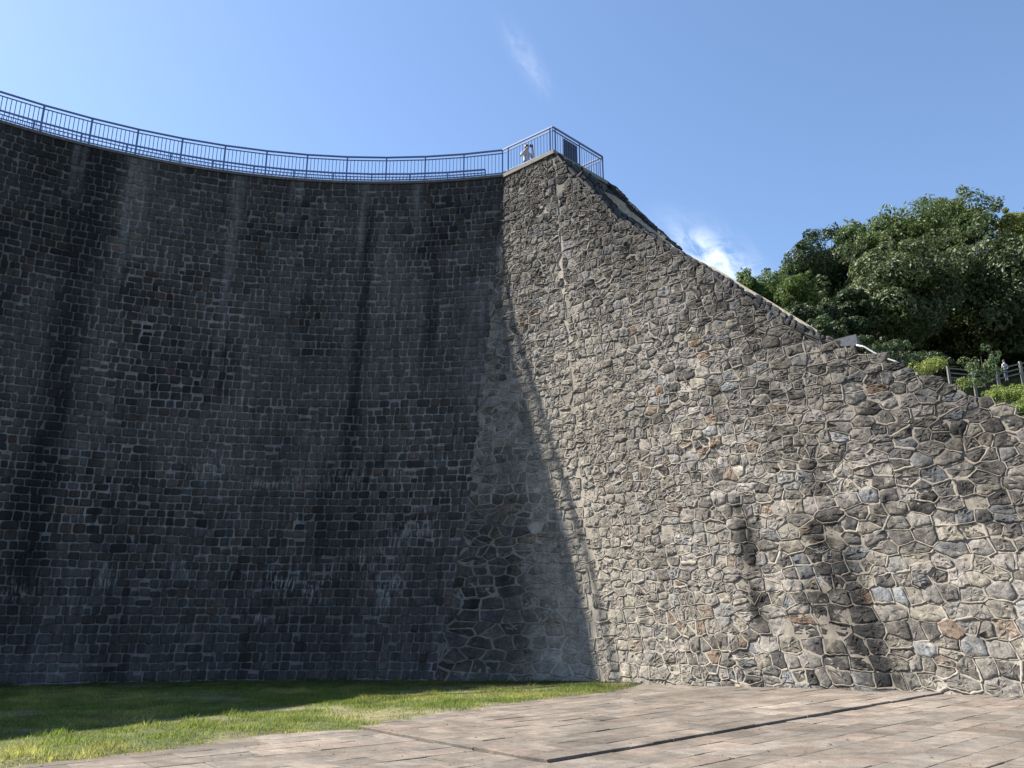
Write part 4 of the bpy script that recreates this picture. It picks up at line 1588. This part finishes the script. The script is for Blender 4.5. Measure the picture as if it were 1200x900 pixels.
# ------------------------------------------------------------------ fence by the path, block, pipe
FD = 58.0
fence = empty('path_fence', at(1150, 452, FD), 'grey post and rail fence along the path at the wood edge', 'fence')
world_loc[fence.name] = fence.location.copy()
fpts = [(1113, 446), (1142, 449), (1170.5, 448), (1198, 441), (1226, 436), (1255, 431)]
f3 = [at(x, y, FD - 0.3 * i) for i, (x, y) in enumerate(fpts)]
for p in f3:
    MB().bar(p - np.array([0, 0, 1.2]), p + np.array([0, 0, 1.12]), 0.16, 0.16).build('post', M_WOOD, fence, origin=p)
for p, q in zip(f3[:-1], f3[1:]):
    for h_ in (0.95, 0.6, 0.25):
        MB().bar(p + np.array([0, 0, h_]), q + np.array([0, 0, h_]), 0.06, 0.09).build('rail', M_WOOD, fence, origin=(p + q) / 2)

bc = at(989, 399, 22.6)
mb = MB()
d1 = np.array([0.62, -0.30, -0.03])
up = np.array([0.0, 0.05, 0.36])
dp = np.array([0.25, 0.4, 0])
b0 = bc - d1 * 0.5 - up * 0.5
vs = [b0, b0 + d1, b0 + d1 + up * 0.95, b0 + up * 0.62]
vs += [v + dp for v in vs]
mb.add(vs, [(0, 1, 2, 3), (7, 6, 5, 4), (0, 4, 5, 1), (1, 5, 6, 2), (2, 6, 7, 3), (3, 7, 4, 0)])
blk = mb.build('concrete_block', M_CONC, None, origin=bc, tint=(0.17, 0.17, 0.175))
tag(blk, 'grey concrete block set on the sloping wall top', 'block')
pts = [on_plane(x, y) + np.array([0.12, 0.16, 0.0]) for x, y in ((1001, 402), (1010, 404), (1020, 410), (1032, 416.5), (1046, 421), (1060, 427))]
pp = MB().tube(pts, [0.025] * len(pts), 6).build('pipe', M_PIPE, None, smooth=True)
tag(pp, 'thin pale pipe lying along the rough wall top beside the concrete block', 'pipe')

# ------------------------------------------------------------------ people
M_SKIN = plain_mat('skin', (0.36, 0.22, 0.15), 0.55, 0, 0.05)
M_HAIR = plain_mat('dark_hair', (0.012, 0.011, 0.011), 0.5, 0, 0.1)
M_SHIRT = plain_mat('white_shirt', (0.36, 0.37, 0.39), 0.8, 0, 0.06)
M_TROUSER = plain_mat('grey_trousers', (0.10, 0.105, 0.125), 0.85, 0, 0.1)

def person(label, foot, yaw, arms, trousers):
    """standing figure grown from a jointed skeleton; arms: (elbow, wrist, hand) for left and right in body space (y forward)"""
    J = {'pelvis': (0, 0, .93), 'belly': (0, .01, 1.08), 'chest': (0, 0, 1.28), 'neck0': (0, 0, 1.42), 'neck': (0, .01, 1.49), 'head': (0, .03, 1.58), 'crown': (0, .02, 1.68)}
    Rr = {'pelvis': (.15, .11), 'belly': (.14, .10), 'chest': (.16, .11), 'neck0': (.09, .08), 'neck': (.055, .055), 'head': (.075, .092), 'crown': (.06, .075)}
    E = [('pelvis', 'belly'), ('belly', 'chest'), ('chest', 'neck0'), ('neck0', 'neck'), ('neck', 'head'), ('head', 'crown')]
    for sd, s_ in (('l', -1), ('r', 1)):
        J.update({sd + 'hip': (s_ * .09, 0, .86), sd + 'knee': (s_ * .10, .02, .48), sd + 'ankle': (s_ * .10, -.02, .08), sd + 'toe': (s_ * .12, .13, .035)})
        Rr.update({sd + 'hip': (.095, .10), sd + 'knee': (.062, .065), sd + 'ankle': (.042, .045), sd + 'toe': (.04, .032)})
        E += [('pelvis', sd + 'hip'), (sd + 'hip', sd + 'knee'), (sd + 'knee', sd + 'ankle'), (sd + 'ankle', sd + 'toe')]
        e, w, h = arms[sd]
        J.update({sd + 'sh': (s_ * .185, 0, 1.37), sd + 'elbow': e, sd + 'wrist': w, sd + 'palm': h})
        Rr.update({sd + 'sh': (.062, .062), sd + 'elbow': (.042, .042), sd + 'wrist': (.03, .03), sd + 'palm': (.036, .02)})
        E += [('chest', sd + 'sh'), (sd + 'sh', sd + 'elbow'), (sd + 'elbow', sd + 'wrist'), (sd + 'wrist', sd + 'palm')]
        hv = Vector(h) - Vector(w)
        hd = hv.normalized()
        side = hd.cross(Vector((0, 0, 1)))
        if side.length < .1: side = Vector((1, 0, 0))
        side.normalize()
        for k in range(5):
            base = Vector(h)
            if k == 4: tip = Vector(w) * .4 + base * .6 + side * .05 + hd * .03
            else: tip = base + hd * (.075 - .008 * abs(k - 1.3)) + side * (.018 * (k - 1.5)) + Vector((0, 0, -.012))
            nm = sd + 'finger' + str(k)
            J[nm] = tuple(tip); Rr[nm] = (.009, .009)
            E.append((sd + 'palm', nm))
    names = list(J)
    me = bpy.data.meshes.new('body')
    me.from_pydata([J[n_] for n_ in names], [(names.index(a), names.index(b)) for a, b in E], [])
    tmp = bpy.data.objects.new('body', me)
    col.objects.link(tmp)
    md = tmp.modifiers.new('skin', 'SKIN')
    md.use_smooth_shade = True
    for i, n_ in enumerate(names):
        me.skin_vertices[0].data[i].radius = Rr[n_]
        me.skin_vertices[0].data[i].use_root = (n_ == 'pelvis')
    sb = tmp.modifiers.new('sub', 'SUBSURF')
    sb.levels = 2
    sb.render_levels = 2
    dg = bpy.context.evaluated_depsgraph_get()
    new = bpy.data.meshes.new_from_object(tmp.evaluated_get(dg))
    bpy.data.objects.remove(tmp)
    new.materials.clear()
    for m_ in (M_SKIN, M_SHIRT, trousers, M_HAIR): new.materials.append(m_)
    for p in new.polygons:
        c = p.center
        k = 0
        if c.z > 0.98 and c.z < 1.45 and abs(c.x) < 0.30: k = 1
        if any((Vector(arms[sd][1]) - c).length < .14 for sd in 'lr'): k = 0
        elif any((Vector(arms[sd][2]) - c).length < .16 for sd in 'lr'): k = 0
        elif c.z <= 0.98 and abs(c.x) < .3: k = 2
        if c.z < 0.085 and abs(c.x) < .3: k = 3
        p.material_index = k
    root = bpy.data.objects.new('person', new)
    col.objects.link(root)
    root.location = tuple(foot)
    root.rotation_euler = (0, 0, yaw)
    tag(root, label, 'person')
    hv, hf = [], []
    for i in range(7):
        for j in range(12):
            th, ph = math.pi * 0.62 * i / 6, 2 * math.pi * j / 12
            r = 1.0 if not (math.sin(ph) > 0.3 and i > 3) else 0.86
            hv.append((0.088 * r * math.sin(th) * math.cos(ph), 0.02 + 0.108 * r * math.sin(th) * math.sin(ph), 1.635 + 0.108 * math.cos(th)))
    for i in range(6):
        for j in range(12):
            hf.append((i * 12 + j, i * 12 + (j + 1) % 12, (i + 1) * 12 + (j + 1) % 12, (i + 1) * 12 + j))
    hm = bpy.data.meshes.new('hair')
    hm.from_pydata(hv, [], hf)
    hm.polygons.foreach_set('use_smooth', [True] * len(hf))
    hm.materials.append(M_HAIR)
    h = bpy.data.objects.new('hair', hm)
    col.objects.link(h)
    h.parent = root
    fv = MB()
    fv.add([(-.012, .105, 1.585), (.012, .105, 1.585), (0, .135, 1.588), (0, .108, 1.625)], [(0, 1, 2), (1, 3, 2), (3, 0, 2), (0, 3, 1)])
    fo = fv.build('nose', M_SKIN); fo.parent = root
    for sx in (-1, 1):
        ev = MB().bar((sx * .033 - .012, .108, 1.622), (sx * .033 + .012, .108, 1.622), .008, .01)
        eo = ev.build('eye', M_HAIR); eo.parent = root
        av = MB().bar((sx * .083, .02, 1.575), (sx * .083, .02, 1.635), .02, .035)
        ao = av.build('ear', M_SKIN); ao.parent = root
    mo = MB().bar((-.022, .104, 1.552), (.022, .104, 1.552), .006, .008).build('mouth', plain_mat('lips', (0.25, 0.1, 0.09)))
    mo.parent = root
    return root

foot = np.array([0.56, 28.55, HC - 0.02])
person('person in a white shirt on the corner platform holding up a dark camera', foot, math.radians(-150),
       {'l': ((-.30, .05, 1.14), (-.16, .24, 1.38), (-.11, .29, 1.44)), 'r': ((.30, .05, 1.12), (.17, .26, 1.37), (.11, .31, 1.44))}, M_TROUSER)
ya = math.radians(-150)
off = Matrix.Rotation(ya, 3, 'Z') @ Vector((0.0, 0.36, 1.50))
cam_box = MB()
cam_box.bar((-.075, 0, 0), (.075, 0, 0), .05, .10)
cam_box.bar((0, 0.0, 0.0), (0, .07, 0.0), .06, .06)
cb = cam_box.build('handheld_camera', M_HAIR)
cb.location = tuple(foot + np.array(off))
cb.rotation_euler = (0, 0, ya)
tag(cb, 'small dark camera held up by the person on the platform', 'camera')

pf = at(1180.5, 447.5, FD + 1.1)
person('person in a white top and grey trousers standing at the path fence', pf, math.radians(20),
       {'l': ((-.29, -.02, 1.12), (-.26, .14, .98), (-.25, .19, .93)), 'r': ((.33, -.05, 1.14), (.18, .10, 1.02), (.12, .12, 1.0))}, M_TROUSER)
pth = MB()
pp_ = [p + np.array([0, 0, 0]) for p in f3]
for p, q in zip(pp_[:-1], pp_[1:]):
    a0 = p + np.array([0, 0.2, 0.0]); a1 = q + np.array([0, 0.2, 0.0])
    b1 = q + np.array([0.4, 3.0, 0.02]); b0 = p + np.array([0.4, 3.0, 0.02])
    dn = np.array([0, 0, -0.9])
    pth.add([a0, a1, b1, b0, a0 + dn, a1 + dn, b1 + dn, b0 + dn], [(0, 1, 2, 3), (0, 4, 5, 1), (3, 2, 6, 7)])
po = pth.build('path', M_SOIL)
tag(po, 'narrow earth path behind the post and rail fence', 'path', kind='structure')
